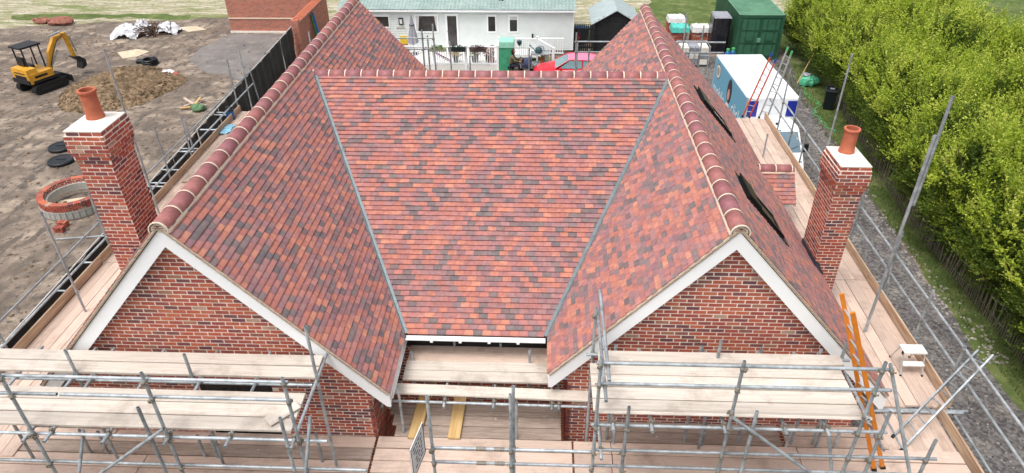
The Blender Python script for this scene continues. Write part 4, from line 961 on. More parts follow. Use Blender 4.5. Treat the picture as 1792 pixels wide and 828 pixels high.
for k, (px, py) in enumerate(((112,262),(112,286))):
    p = at_z(px-4,py-2,0); mb = MB().lathe(p, [(.52,0),(.55,.03),(.55,.12),(.50,.16),(.46,.14),(.2,.15)], 24); o = solo('chamber_cover', mb, M['blackp'], 'round black plastic chamber cover %s on bare earth' % ('further from brick ring' if k == 0 else 'nearer to brick ring'), 'cover', p, 'chamber covers behind the left chimney', True)
    part('lifting_handle', MB().tube(p+Vector((-.2,0,.16)),p+Vector((.2,0,.16)),.03,8), M['blackp'], o)
p = at_z(108,42,0); mb = MB(); lump(mb, p+Vector((0,0,.2)), .6, 12, .5, (1.6,.8,.5), None, 9); lump(mb, p+Vector((-1.4,.2,.15)), .5, 12, .5, (1.4,.8,.5), None, 10); solo('rubble_heap', mb, mat('brick_rubble', lin((140,92,78)), rough=.95, var=.35, vscale=5, bump=.5), 'low reddish rubble heap beyond digger', 'rubble', p)
# ---- round brick chamber being built
rc_ = at_z(122,372,0); rc_ = Vector((rc_.x, rc_.y+.6, 0)); RC = thing('brick_ring', 'half built circular red brick chamber lined with grey blocks', 'brick chamber', rc_)
part('mortar_ring', MB().lathe(rc_, [(1.02,0),(1.22,0),(1.22,.66),(1.02,.66),(1.02,0)], 48, None, None, False), M['mortar'], RC)
bmR = {}
for j in range(9):
    nb = 34
    for i in range(nb):
        a = 2*math.pi*(i+(j % 2)*.5)/nb; rr_ = 1.13; c = rc_+Vector((rr_*math.cos(a), rr_*math.sin(a), .04+.075*j)); ci = rs.choices(range(len(BPL)), BW)[0]
        if j < 3 and rs.random() < .0: continue
        rot = Matrix.Rotation(a+math.pi/2, 3, 'Z')
        if ci not in bmR:
            me = MB().box((0,0,0),(.20,.23,.066),None,BPL[ci]).mesh('brick'); me.materials.append(M['brick']); bmR[ci] = me
        if j >= 5: link('brick', bmR[ci], None, RC, c, rot)
bl = MB().box((0,0,0),(.19,.1,.30)).mesh('concrete_block'); bl.materials.append(mat('concrete_block', lin((170,170,164)), rough=.95, var=.12, vscale=8, bump=.3))
for i in range(30): a = 2*math.pi*i/30; link('concrete_block', bl, None, RC, rc_+Vector((.97*math.cos(a), .97*math.sin(a), .34)), Matrix.Rotation(a+math.pi/2,3,'Z'))
for i in range(36): a = 2*math.pi*i/36; link('concrete_block', bl, None, RC, rc_+Vector((1.22*math.cos(a), 1.22*math.sin(a), .2)), Matrix.Rotation(a+math.pi/2,3,'Z'))
for k, (px, py) in enumerate(((106,405),(112,396),(152,318))):
    p = at_z(px,py,0); o = thing('brick_stack', 'small loose stack of red bricks %s' % ('left of brick ring','in front of brick ring','behind brick ring')[k], 'bricks', p, 'loose brick stacks by the ring')
    for a in range(3):
        for b in range(3): part('brick', MB().box(p+Vector((a*.12-.12, rs.uniform(-.02,.02), .04+b*.07)),(.105,.215,.065),Matrix.Rotation(rs.uniform(-.1,.1),3,'Z'),rs.choice(BPL[:8])), M['brick'], o)
# ---- black sheeted fence
bf = thing('sheeted_fence', 'long black plastic sheeted site fence with pale top rail', 'fence', (-12.8,18,0))
M['blacksheet'] = mat('black_sheeting', lin((40,44,46)), rough=.55, var=.18, vscale=3, c2=lin((28,31,33)), bump=.3, bscale=6)
M['railp'] = mat('pale_rail', lin((186,186,184)), rough=.7, var=.1); M['blackw0'] = mat('dark_post', lin((60,58,54)), rough=.8, var=.15)
F0, F1 = Vector((-12.25,-2,0)), Vector((-13.35,31.6,0)); nb = 14
for i in range(nb):
    a, b = F0.lerp(F1, i/nb), F0.lerp(F1, (i+1)/nb)
    def sh(u_, v_, a=a, b=b): q = a.lerp(b, u_); q = q+Vector((.035*math.sin(u_*17+i)+.05*mnoise.noise(Vector((u_*3+i,v_*2,0))), 0, 1.95*v_)); return q
    part('sheet_panel', MB().grid(sh, 24, 6), M['blacksheet'], bf)
    part('top_rail', MB().box((a+b)/2+Vector((0,0,1.99+rs.uniform(-.02,.02))), ((b-a).length-.02,.035,.04), rotx(b-a)), M['railp'], bf)
    part('post', MB().box(a+Vector((-.07,0,1.0)), (.08,.08,2.0)), M['blackw0'], bf)
p = at_z(483,143,.3); part('stay', MB().tube((-12.9,24.0,0),(-13.1,24.0,2.3),.035,8), M['steel'], bf)
# ---- brick garden building and boundary wall
MW = M['brickwall']
bw = thing('brick_outbuilding', 'low orange brick outbuilding wall with pale band above grey hardcore', 'outbuilding', (-16.4,37,0))
part('wall', MB().bb(-19.3,-13.2,36.7,36.95,0,3.4), MW, bw); part('footing', MB().bb(-19.35,-13.2,36.62,36.7,0,.12), M['cap'], bw); part('string_course', MB().bb(-19.32,-13.2,36.66,36.7,.92,.99), M['cream'], bw); part('return_wall', MB().bb(-19.3,-19.05,36.95,41,0,3.4), MW, bw)
gw = thing('boundary_wall', 'red brick boundary wall with terracotta tile coping beyond black fence', 'wall', (-13.2,34.5,0))
part('wall', MB().bb(-13.32,-13.08,31.75,38.2,0,2.2), MW, gw); part('pier', MB().bb(-13.42,-12.98,31.7,32.1,0,2.28), MW, gw)
for k in range(15): part('coping_tile', MB().prism([(-13.5,31.9+k*.42,2.2),(-13.2,31.9+k*.42,2.36),(-12.9,31.9+k*.42,2.2)], (0,.41,0)), M['terra'], gw)
part('coping_edge', MB().bb(-12.96,-12.92,31.9,38.2,2.17,2.21), M['whitep'], gw)
for k, (c_, lab) in enumerate((((44,104,176),'blue folded tarpaulin leaning on boundary wall'),((58,120,84),'green garden parasol bag leaning on boundary wall'))):
    x = -12.75+.0*k; y = 34.6-k*.35; solo('rolled_tarpaulin', MB().tube((x,y,0),(x-.25,y+.1,1.9),.11,10,.07), mat('tarp%d' % k, lin(c_), rough=.5, var=.12), lab, 'tarpaulin', (x,y,0))
# ---- tool case and cloth left on the left walkway
p = at_z(405,208,ZD); tc_ = thing('site_radio', 'blue and black boxy site radio standing on left walkway', 'radio', (p.x,p.y,ZD))
M['bluep'] = mat('blue_plastic', lin((34,98,150)), rough=.45, var=.08)
part('case', MB().box(p+Vector((0,0,.17)),(.24,.2,.3),Matrix.Rotation(.3,3,'Z')), M['bluep'], tc_); part('corner_guard', MB().box(p+Vector((0,0,.02)),(.26,.22,.04),Matrix.Rotation(.3,3,'Z')).box(p+Vector((0,0,.32)),(.26,.22,.03),Matrix.Rotation(.3,3,'Z')), M['blackp'], tc_); part('handle', MB().tube(p+Vector((-.1,0,.34)),p+Vector((-.1,0,.42)),.012,6).tube(p+Vector((.1,0,.34)),p+Vector((.1,0,.42)),.012,6).tube(p+Vector((-.11,0,.42)),p+Vector((.11,0,.42)),.014,6), M['blackp'], tc_)
p = at_z(393,226,ZD+.05)
def clo(a, b): x, y = (a-.5), (b-.5); q = Vector((x*5,y*5,1)); return (p.x+x*.5+.06*mnoise.noise(q), p.y+y*.7+.06*mnoise.noise(q+Vector((3,0,0))), ZD+.06+.05*abs(mnoise.noise(q*1.4)))
solo('cloth', MB().grid(clo, 14, 14), mat('pale_blue_cloth', lin((132,178,200)), rough=.9, var=.2, vscale=8), 'crumpled pale blue cloth on left walkway boards', 'cloth', (p.x,p.y,ZD+.05))

# ================================================================== ON THE RIGHT WALKWAY
M['alu'] = mat('aluminium', lin((196,200,204)), rough=.38, metal=.5, var=.08, vscale=6); M['orange'] = mat('orange_fibreglass', lin((222,132,40)), rough=.5, var=.08, vscale=5); M['ored'] = mat('orange_red_fibreglass', lin((206,84,48)), rough=.5, var=.08)
M['greenp'] = mat('green_ladder_cap', lin((86,176,110)), rough=.5, var=.06)
def ladder(name, label, a0, a1, b0, b1, m, rung_m, n=None, sw=.03, sd=.065, tips=None):
    """two stiles a0->a1 and b0->b1"""
    a0, a1, b0, b1 = map(Vector, (a0, a1, b0, b1)); o = thing(name, label, 'ladder', (a0+b0)/2)
    for p_, q_ in ((a0,a1),(b0,b1)):
        st = part('stile', MB().box((p_+q_)/2, ((q_-p_).length, sw, sd), rotx(q_-p_)), m, o)
        d = (q_-p_).normalized(); part('foot', MB().box(p_+d*.03, (.07,.045,.08), rotx(d)), M['rubber'], st)
        if tips: part('stile_cap', MB().box(q_-d*.06, (.14,.04,.075), rotx(d)), tips, st)
    L_ = (a1-a0).length; n = n or int(L_/.26)
    for i in range(1, n): part('rung', MB().tube(a0.lerp(a1, i/n), b0.lerp(b1, i/n), .014, 8), rung_m, o)
    return o
ladder('ladder', 'orange fibreglass ladder standing beside right gable scaffold', at_z(1530,824,ZD), at_y(1473,514,-.62), at_z(1545,820,ZD), at_y(1492,547,-1.05), M['orange'], M['alu'])
ladder('ladder', 'grey aluminium ladder leaning over right guard rails at front corner', at_z(1561,766,ZD-.12), at_x(1712,613,9.35), at_z(1575,791,ZD-.12), at_x(1738,622,9.35), M['steel'], M['steel'], 11)
ladder('ladder', 'orange red ladder with blue caps at far end of right walkway', at_y(1299,205,13.6), at_y(1351,93,13.6), at_y(1311,206,13.6), at_y(1358,104,13.6), M['ored'], M['alu'], 10, tips=mat('blue_cap', lin((40,62,160)), rough=.5, var=.05))
ladder('ladder', 'silver ladder with green cap at far end of right walkway', at_y(1328,207,13.4), at_y(1379,83,13.4), at_y(1342,208,13.4), at_y(1386,90,13.4), M['alu'], M['alu'], 10, tips=M['greenp'])
# step stool
sp = Vector((8.40,1.50,ZD)); so_ = thing('step_stool', 'white folding two-tread step stool on right walkway boards', 'step stool', sp)
part('top_tread', MB().box(sp+Vector((.02,-.03,.47)),(.42,.24,.03)), M['whitep'], so_); part('lower_tread', MB().box(sp+Vector((.02,-.17,.23)),(.40,.12,.025)), M['whitep'], so_)
for s_ in (-1, 1):
    x = sp.x+.02+s_*.2
    f_ = part('front_leg', MB().tube((x,sp.y-.10,sp.z+.455),(x,sp.y-.26,sp.z),.014,8), M['alu'], so_); part('rubber_foot', MB().tube((x,sp.y-.255,sp.z+.03),(x,sp.y-.265,sp.z),.02,8), M['rubber'], f_)
    r_ = part('rear_leg', MB().tube((x-s_*.015,sp.y+.07,sp.z+.455),(x-s_*.015,sp.y+.26,sp.z),.014,8), M['alu'], so_); part('rubber_foot', MB().tube((x-s_*.015,sp.y+.25,sp.z+.03),(x-s_*.015,sp.y+.262,sp.z),.02,8), M['rubber'], r_)
    part('hinge_cover', MB().box((x+s_*.016,sp.y-.1,sp.z+.44),(.015,.05,.06)), M['rubber'], so_)

# ---- clods and stones strewn over the bare earth
mb = MB(); rr = random.Random(99)
for i in range(2600):
    x, y = rr.uniform(-33,-13.6), rr.uniform(7,39); k = mnoise.noise(Vector((x*.35,y*.35,4)))
    if rr.random() > .35+k: continue
    s_ = rr.uniform(.02,.075); lump(mb, (x,y,s_*.15), s_, 5, .6, (1.2,1,.5), None, i)
o = link('clods', mb.mesh('clods'), M['spoil']); o['kind'] = 'stuff'
# ================================================================== MOBILE HOME AND GARDEN
YM = 32.6; MX0, MX1 = -10.6, 3.14; MZ0, MZ1 = .34, 2.68
mh = thing('mobile_home', 'long white clad mobile home with pale green tiled roof', 'mobile home', (-3.7,35.5,0))
M['clad'] = mat('white_cladding', lin((226,231,229)), rough=.5, var=.03, vscale=2)
mb = MB(); nb = 17; hb = (MZ1-MZ0)/nb
for k in range(nb):                         # ship-lap boards: each leans out at its foot
    z0 = MZ0+k*hb; mb.add([(MX0,YM-.045,z0),(MX1,YM-.045,z0),(MX1,YM-.004,z0+hb),(MX0,YM-.004,z0+hb),(MX0,YM+.0,z0),(MX1,YM+.0,z0)], [(0,1,2,3),(0,4,5,1)])
    mb.add([(MX1+.03,YM-.03,z0),(MX1+.03,YM+6.2,z0),(MX1+.004,YM+6.2,z0+hb),(MX1+.004,YM-.004,z0+hb),(MX1,YM-.03,z0),(MX1,YM+6.2,z0)], [(0,1,2,3),(0,4,5,1)])
wl_ = part('cladding', mb, M['clad'], mh)
part('body', MB().bb(MX0,MX1,YM,YM+6.2,MZ0,MZ1+.1), M['clad'], mh)
part('corner_trim', MB().bb(MX1-.02,MX1+.05,YM-.05,YM+.06,MZ0,MZ1), M['white'], mh)
M['stone'] = ground_mat('stone_skirt', [(150,142,134),(120,112,106),(172,164,152)], [(1,0,0),(3,.42,.58),(5,.5,.64)], .8, 9)
part('stone_skirt', MB().bb(MX0+.05,MX1-.03,YM+.04,YM+6.1,0,MZ0), M['stone'], mh)
M['groof'] = mat('green_steel_tiles', lin((150,168,163)), rough=.5, var=.08, vscale=2, c2=lin((138,158,153)))
rp = .30
def roofm(a, b):
    L_ = 3.5; s_ = b*L_; row = (s_/.36) % 1.0
    x = MX0-.15+(MX1-MX0+.3)*a; h = .035*abs(math.sin(math.pi*x/.21))+.045*(1-row)
    return (x, YM-.22+s_*.965, MZ1+.02+s_*rp*.87+h)
part('roof', MB().grid(roofm, 520, 100), M['groof'], mh)
part('roof_back', MB().prism([(MX0-.15,YM+3.2,MZ1+.9),(MX1+.15,YM+3.2,MZ1+.9),(MX1+.15,YM+6.4,MZ1),(MX0-.15,YM+6.4,MZ1)], (0,0,-.05)), M['groof'], mh)
part('gutter', MB().bb(MX0-.15,MX1+.15,YM-.26,YM-.18,MZ1-.06,MZ1+.03), M['white'], mh)
part('gable_end', MB().prism([(MX1+.06,YM-.1,MZ1-.02),(MX1+.06,YM+6.3,MZ1-.02),(MX1+.06,YM+3.2,MZ1+.86)], (-.05,0,0)), M['clad'], mh)
p = at_y(838,2,YM+1); part('roof_vent', MB().tube((p.x,YM+.9,p.z-.3),(p.x,YM+.9,p.z+.1),.06,10).tube((p.x,YM+.9,p.z+.1),(p.x,YM+.9,p.z+.16),.09,10), M['blackp'], mh)
p = at_y(878,1,YM+1); part('roof_vent', MB().bb(p.x-.15,p.x+.15,YM+.8,YM+1.1,p.z-.15,p.z+.08), M['blackp'], mh)
M['wglass'] = mat('window_glass', lin((58,56,54)), rough=.1, var=.3, vscale=2.2, spec=.6); M['curtain'] = mat('net_curtain', lin((206,204,204)), rough=.9, var=.06)
def mwin(pxa, pya, pxb, pyb, name='window', fr=.07):
    a, b = at_y(pxa,pya,YM-.05), at_y(pxb,pyb,YM-.05); x0, x1, z0, z1 = a.x, b.x, b.z, a.z
    f = part(name, MB().bb(x0-fr,x0,YM-.07,YM-.02,z0-fr,z1+fr).bb(x1,x1+fr,YM-.07,YM-.02,z0-fr,z1+fr).bb(x0,x1,YM-.07,YM-.02,z1,z1+fr).bb(x0,x1,YM-.07,YM-.02,z0-fr,z0), M['white'], mh)
    part('pane', MB().bb(x0,x1,YM-.045,YM-.035,z0,z1), M['wglass'], f)
    part('head_trim', MB().bb(x0-fr-.05,x1+fr+.05,YM-.09,YM-.03,z1+fr,z1+fr+.05), M['white'], f)
    return f, x0, x1, z0, z1
mwin(640,29,681,47); f, x0, x1, z0, z1 = mwin(727,28,766,55)
part('curtain', MB().prism([(x0,YM-.05,z1),(x0+.22,YM-.05,z1),(x0+.10,YM-.05,z0),(x0,YM-.05,z0)], (0,-.006,0)), M['curtain'], f); part('curtain', MB().prism([(x1-.16,YM-.05,z1),(x1,YM-.05,z1),(x1,YM-.05,z0),(x1-.05,YM-.05,z0)], (0,-.006,0)), M['curtain'], f)
mwin(854,29,867,55); f, x0, x1, z0, z1 = mwin(892,29,905,55); part('blind', MB().bb(x0,x1,YM-.052,YM-.046,z1-.2,z1), M['curtain'], f)
f, x0, x1, z0, z1 = mwin(782,28,801,81,'door',.10); part('door_handle', MB().box((x0-.04,YM-.09,(z0+z1)/2),(.03,.04,.14)), M['steel'], f)
a = at_y(702,37,YM); part('wall_lantern', MB().bb(a.x-.13,a.x+.13,YM-.09,YM-.03,a.z-.2,a.z+.2), M['blackp'], mh); part('lantern_glass', MB().bb(a.x-.075,a.x+.075,YM-.1,YM-.085,a.z-.13,a.z+.13), M['whitep'], mh)
a = at_y(702,49,YM); pl = part('name_plate', MB().bb(a.x-.32,a.x+.32,YM-.045,YM-.03,a.z-.06,a.z+.06), M['cap'], mh)
m2 = MB(); 
for k in range(9): m2.bb(a.x-.25+k*.058, a.x-.25+k*.058+.035, YM-.05, YM-.046, a.z-.03, a.z+.03)
part('lettering', m2, M['leadd'], pl)
a = at_y(932,62,YM); part('wall_lamp', MB().bb(a.x-.05,a.x+.05,YM-.12,YM-.03,a.z-.12,a.z+.12), M['blackp'], mh)
# ---- veranda
DZ_ = .42; dk = thing('veranda', 'white balustraded veranda deck in front of mobile home', 'veranda', (-3,30.6,0))
DY0, DY1 = 29.55, 32.5; DX0, DX1 = -6.6, -1.15
part('deck_floor', MB().bb(DX0,DX1,DY0,DY1,DZ_-.05,DZ_), M['whitep'], dk); part('deck_skirt', MB().bb(DX0,DX1,DY0,DY0+.03,.08,DZ_-.05), M['whitep'], dk)
def rail(a, b, h0, h1, nbal, name='railing'):
    a, b = Vector(a), Vector(b); d = b-a; L_ = Vector((d.x,d.y,0)).length
    r_ = part('handrail', MB().box((a+b)/2+Vector((0,0,h1)), (d.length,.09,.06), rotx(d)), M['white'], dk); part('bottom_rail', MB().box((a+b)/2+Vector((0,0,h0)), (d.length,.05,.06), rotx(d)), M['white'], dk)
    for i in range(nbal): q = a.lerp(b, (i+.5)/nbal); part('baluster', MB().box(q+Vector((0,0,(h0+h1)/2)), (.045,.035,h1-h0-.06)), M['white'], dk)
def post(x, y, z0, h): part('newel_post', MB().box((x,y,z0+h/2),(.11,.11,h)).box((x,y,z0+h+.02),(.14,.14,.04)), M['white'], dk)
H1 = 1.08
rail((DX0,DY0,DZ_),(-4.75,DY0,DZ_),.12,H1,13); rail((-4.75,DY0,DZ_),(-2.95,DY0,DZ_),.12,H1,14); rail((-2.95,DY0,DZ_),(DX1,DY0,DZ_),.12,H1,14)
for x in (DX0,-4.75,-2.95,DX1): post(x, DY0, .05, DZ_+H1)
rail((DX1,DY0+.1,DZ_),(DX1,30.6,DZ_),.12,H1,9); post(DX1,30.7,.05,DZ_+H1+.1)
rail((DX1,31.0,DZ_),(1.05,31.0,DZ_),.12,H1,18); post(1.05,31.0,.05,DZ_+H1+.05)
rail((1.05,31.0,DZ_),(2.0,30.4,DZ_-.32),.16,H1,6); post(2.0,30.4,.0,DZ_+H1-.35); rail((1.2,31.4,DZ_),(2.6,31.4,DZ_),.12,H1-.1,10)
part('upper_deck', MB().bb(DX1,1.1,31.0,DY1,DZ_-.05,DZ_), M['whitep'], dk)
# ---- planters on the rail, plants, parasol, figure ...
def leaves(mb, c, rx, ry, rz, n, size, cols, rr, up=.3):
    for i in range(n):
        d = Vector((rr.gauss(0,1), rr.gauss(0,1), rr.gauss(0,1))).normalized(); k = rr.random()**.4; q = Vector(c)+Vector((d.x*rx*k, d.y*ry*k, d.z*rz*k))
        n_ = (d+Vector((rr.uniform(-.6,.6), rr.uniform(-.6,.6), rr.uniform(-.2,.8)))).normalized(); u = n_.orthogonal().normalized(); u = (Matrix.Rotation(rr.uniform(0,6.28),3,n_)@u); v = n_.cross(u); s_ = size*rr.uniform(.6,1.3)
        mb.add([q-u*s_, q-v*s_*.5, q+u*s_, q+v*s_*.5], [(0,1,2,3)], rr.choice(cols))
M['leaf'] = mat('leaf', attr=True, rough=.6, var=.12, vscale=2, trans=.35, spec=.25)
GP = [lin(c) for c in ((96,120,60),(122,140,70),(80,104,56))]
for k, (px, cols, box, lab) in enumerate(((766,GP,(150,160,130),'grey rail planter with leafy green plant, leftmost on veranda rail'),(800,[lin((40,56,48)),lin((52,70,58))],(40,52,48),'dark green rail planter draped over middle of veranda rail'),(837,[lin((96,72,74)),lin((72,62,58)),lin((120,84,92))],(88,74,70),'rail planter of dull purple flowers, rightmost on veranda rail'))):
    q = at_y(px,86,DY0-.12); c = Vector((q.x,DY0-.12,DZ_+H1-.12)); o = thing('rail_planter', lab, 'planter', c, 'planters on the veranda rail')
    part('trough', MB().box(c,(.9,.2,.22),None,None,1.1), mat('trough%d' % k, lin(box), rough=.6, var=.1), o); mb = MB(); leaves(mb, c+Vector((0,-.02,.12)), .48,.16,.16, 160, .06, cols, rs); part('foliage', mb, M['leaf'], o)
pk = [lin((206,60,190)),lin((190,40,170))]; gb_ = thing('garland', 'string of bright pink bunting slanting down inside veranda railing', 'bunting', (-4.4,DY0+.25,DZ_))
for i in range(13): q = Vector((-5.35,DY0+.2,DZ_+.98)).lerp(Vector((-3.9,DY0+.2,DZ_+.2)), i/12); part('pennant', MB().prism([q+Vector((-.07,0,.1)),q+Vector((.07,0,.06)),q+Vector((.02,0,-.14))], (0,.01,0), pk[i % 2]), M['leaf'], gb_)
part('cord', MB().tube((-5.4,DY0+.2,DZ_+1.0),(-3.85,DY0+.2,DZ_+.17),.012,6), M['whitep'], gb_)
pp_ = at_z(718,84,DZ_); pa_ = thing('parasol', 'closed grey fabric parasol standing on veranda by window', 'parasol', (pp_.x,31.4,DZ_))
x = at_y(722,60,31.4).x; M['greyf'] = mat('grey_fabric', lin((158,156,166)), rough=.9, var=.1, vscale=6)
mb = MB(); n_ = 16
def par(a, b): th = a*2*math.pi; r_ = (.05+.22*b)*(1+.22*math.sin(th*6)); return (x+r_*math.cos(th), 31.4+r_*math.sin(th), 2.55-1.45*b+(.04*math.sin(th*6) if b > .95 else 0))
part('canopy', MB().grid(par, 48, 8), M['greyf'], pa_, True); part('pole', MB().tube((x,31.4,DZ_),(x,31.4,2.68),.025,8), M['leadd'], pa_); part('base', MB().lathe((x,31.4,DZ_), [(.26,0),(.26,.05),(.06,.1)], 16), M['leadd'], pa_)
part('tie_band', MB().lathe((x,31.4,2.12), [(.15,0),(.155,.05)], 16), M['leadd'], pa_)
q = at_y(705,68,31.6); yc_ = thing('garden_chair', 'small yellow and maroon garden chair half hidden by rear roof', 'chair', (q.x,31.6,DZ_))
part('seat', MB().bb(q.x-.22,q.x+.22,31.4,31.85,DZ_+.40,DZ_+.45), mat('maroon', lin((120,40,70)), rough=.8, var=.1), yc_); part('backrest', MB().bb(q.x-.22,q.x+.22,31.82,31.87,DZ_+.45,DZ_+.95), mat('yellow_fabric', lin((226,196,60)), rough=.8, var=.1), yc_)
for sx in (-.2,.2):
    for yy in (31.43,31.83): part('leg', MB().tube((q.x+sx,yy,DZ_),(q.x+sx,yy,DZ_+.4),.015,6), M['steel'], yc_)
# toy figure leaning at the post, lush pots on the deck
q = at_y(861,77,DY0+.4); o = thing('flower_pot', 'potted pink flowers beside veranda corner post', 'flower pot', (q.x,DY0+.4,DZ_)); part('pot', MB().lathe((q.x,DY0+.4,DZ_), [(.12,0),(.17,.3),(.18,.32)], 14), M['terra'], o); mb = MB(); leaves(mb,(q.x,DY0+.4,DZ_+.7),.16,.16,.42,160,.06,[lin((200,96,110)),lin((180,70,86)),GP[0],lin((150,150,140))],rs); part('flowers', mb, M['leaf'], o)
for k, (xx, cc) in enumerate(((-3.6,((206,180,130),(190,170,140))),(-2.5,((150,150,96),(96,110,70))),(-1.7,((136,52,70),(90,60,60))))):
    o = thing('deck_pot', ('pot of straw coloured dried flowers behind railing','pot of olive foliage behind railing','pot of dark red foliage behind railing')[k], 'plant pot', (xx,30.1,DZ_)); part('pot', MB().lathe((xx,30.1,DZ_), [(.14,0),(.2,.32),(.21,.34)], 14), M['blackp'], o); mb = MB(); leaves(mb,(xx,30.1,DZ_+.55),.4,.3,.28,220,.06,[lin(c) for c in cc],rs); part('foliage', mb, M['leaf'], o)
# ---- green storage cover
q = at_y(886,100,29.4); gs = thing('covered_store', 'tall green plastic covered garden store beside veranda post', 'garden store', (q.x,29.9,0))
M['gcov'] = mat('green_tarpaulin', lin((70,158,120)), rough=.45, var=.12, vscale=3, bump=.3, bscale=5); M['gcov2'] = mat('pale_green_tarpaulin', lin((150,214,190)), rough=.45, var=.06)
zt = at_y(886,72,29.7).z
def gcv(a, b):
    th = a*2*math.pi; c_, s_ = math.cos(th), math.sin(th); k = 1/max(abs(c_),abs(s_)); w_ = .42; return (q.x+c_*k*w_*(1+.04*mnoise.noise(Vector((th*2,b*4,1)))), 29.9+s_*k*.38*(1+.04*mnoise.noise(Vector((th*2,b*4,5)))), zt*b)
part('cover', MB().grid(gcv, 40, 12), M['gcov'], gs, True); part('roof', MB().box((q.x,29.9,zt+.02),(.86,.8,.06),None,None,.9).box((q.x,29.5,zt-.16),(.84,.02,.32)), M['gcov2'], gs)
# ---- seated figure
def skin_figure(name, joints, edges, m, parent, sub=2):
    me = bpy.data.meshes.new(name); names = list(joints); me.from_pydata([Vector(joints[n][0])-WL[parent.name] for n in names], [(names.index(a), names.index(b)) for a, b in edges], [])
    o = link(name, me, m, parent); md = o.modifiers.new('skin', 'SKIN'); md.use_smooth_shade = True
    for i, n in enumerate(names): r_ = joints[n][1]; me.skin_vertices[0].data[i].radius = (r_, r_) if not isinstance(r_, tuple) else r_
    me.skin_vertices[0].data[0].use_root = True; s_ = o.modifiers.new('sub', 'SUBSURF'); s_.levels = sub; s_.render_levels = sub; return o
PX = at_z(896,126,0); PB = Vector((PX.x-.05, 29.35, 0))
pe = thing('person', 'person with long dark hair in khaki coat, seated and reaching forward', 'person', PB)
M['khaki'] = mat('khaki_coat', lin((112,104,82)), rough=.9, var=.12, vscale=8); M['skin'] = mat('skin', lin((214,168,146)), rough=.6, var=.04); M['hair'] = mat('dark_hair', lin((44,34,32)), rough=.5, var=.2, vscale=12); M['jeans'] = mat('dark_jeans', lin((40,44,56)), rough=.9, var=.1)
def J(x, y, z, r_): return (PB+Vector((x,y,z)), r_)
JT = dict(pelvis=J(0,0,.56,(.16,.14)), waist=J(.02,0,.74,(.15,.13)), chest=J(.07,0,.96,(.18,.14)), neckb=J(.11,0,1.12,(.09,.08)), neck=J(.13,0,1.19,.05),
  shr=J(.10,-.18,1.07,.075), elr=J(.26,-.22,.84,.055), wrr=J(.46,-.17,.80,.04), shl=J(.10,.18,1.07,.075), ell=J(.27,.22,.84,.055), wrl=J(.47,.17,.80,.04))
skin_figure('coat', JT, [('pelvis','waist'),('waist','chest'),('chest','neckb'),('neckb','neck'),('chest','shr'),('shr','elr'),('elr','wrr'),('chest','shl'),('shl','ell'),('ell','wrl')], M['khaki'], pe)
JL = dict(hip=J(0,0,.52,(.15,.13)), hr=J(.06,-.10,.52,.095), kr=J(.46,-.12,.53,.07), ar=J(.48,-.12,.10,.045), tr=J(.64,-.13,.05,.035), hl=J(.06,.10,.52,.095), kl=J(.46,.12,.53,.07), al=J(.50,.12,.10,.045), tl=J(.66,.13,.05,.035))
skin_figure('trousers', JL, [('hip','hr'),('hr','kr'),('kr','ar'),('ar','tr'),('hip','hl'),('hl','kl'),('kl','al'),('al','tl')], M['jeans'], pe)
hd = PB+Vector((.17,0,1.32)); mb = MB()
def headf(a, b): th, ph = a*2*math.pi, (b-.5)*math.pi; return hd+Vector((.095*math.cos(ph)*math.cos(th)+(.012 if math.cos(th) > .9 and abs(ph) < .3 else 0), .075*math.cos(ph)*math.sin(th), .12*math.sin(ph)))
hh_ = part('head', MB().grid(headf, 20, 12), M['skin'], pe, True)
part('nose', MB().add([hd+Vector((.09,-.014,-.02)),hd+Vector((.09,.014,-.02)),hd+Vector((.115,0,-.025)),hd+Vector((.092,0,.03))],[(0,1,2),(1,3,2),(3,0,2)]), M['skin'], hh_)
part('eye', MB().box(hd+Vector((.088,-.03,.015)),(.012,.02,.01)), M['dark'], hh_); part('eye', MB().box(hd+Vector((.088,.03,.015)),(.012,.02,.01)), M['dark'], hh_); part('mouth', MB().box(hd+Vector((.09,0,-.06)),(.01,.04,.01)), mat('lips', lin((170,90,90)), rough=.5), hh_)
for s_ in (-1,1): part('ear', MB().box(hd+Vector((.0,s_*.076,-.005)),(.03,.012,.045)), M['skin'], hh_)
mb = MB()
def hairf(a, b): th, ph = a*2*math.pi, (b-.5)*math.pi; k = 1.12; dn = -.24 if math.sin(ph) < -.1 else 0; return hd+Vector((-.025+.105*k*math.cos(ph)*math.cos(th)-(.05 if math.cos(th) > .3 and math.sin(ph) < .45 else 0), .085*k*math.cos(ph)*math.sin(th), .015+.125*k*math.sin(ph)+dn*abs(math.cos(ph))))
part('hair', MB().grid(hairf, 24, 14), M['hair'], pe, True)
for s_ in (-1, 1):
    w0 = PB+Vector((.47,s_*.17,.80)); hb_ = part('hand', MB().box(w0+Vector((.06,0,0)),(.09,.035,.075)), M['skin'], pe)
    for k in range(4): part('finger', MB().path([w0+Vector((.10,0,.03-.02*k)), w0+Vector((.145+.01*(k in (1,2)),-s_*.012,.028-.02*k)), w0+Vector((.165,-s_*.04,.024-.02*k))], .0088, 6), M['skin'], hb_)
    part('thumb', MB().path([w0+Vector((.05,-s_*.02,.03)), w0+Vector((.09,-s_*.045,.04)), w0+Vector((.125,-s_*.05,.03))], .0095, 6), M['skin'], hb_)
o = thing('stool', 'low black garden stool under the seated person', 'stool', PB); part('seat', MB().lathe(PB+Vector((0,0,.36)), [(.2,0),(.21,.03),(.2,.05)], 16), M['blackp'], o)
for k in range(4): a = k*math.pi/2+.7; part('leg', MB().tube(PB+Vector((.13*math.cos(a),.13*math.sin(a),.36)),PB+Vector((.19*math.cos(a),.19*math.sin(a),0)),.015,6), M['blackp'], o)
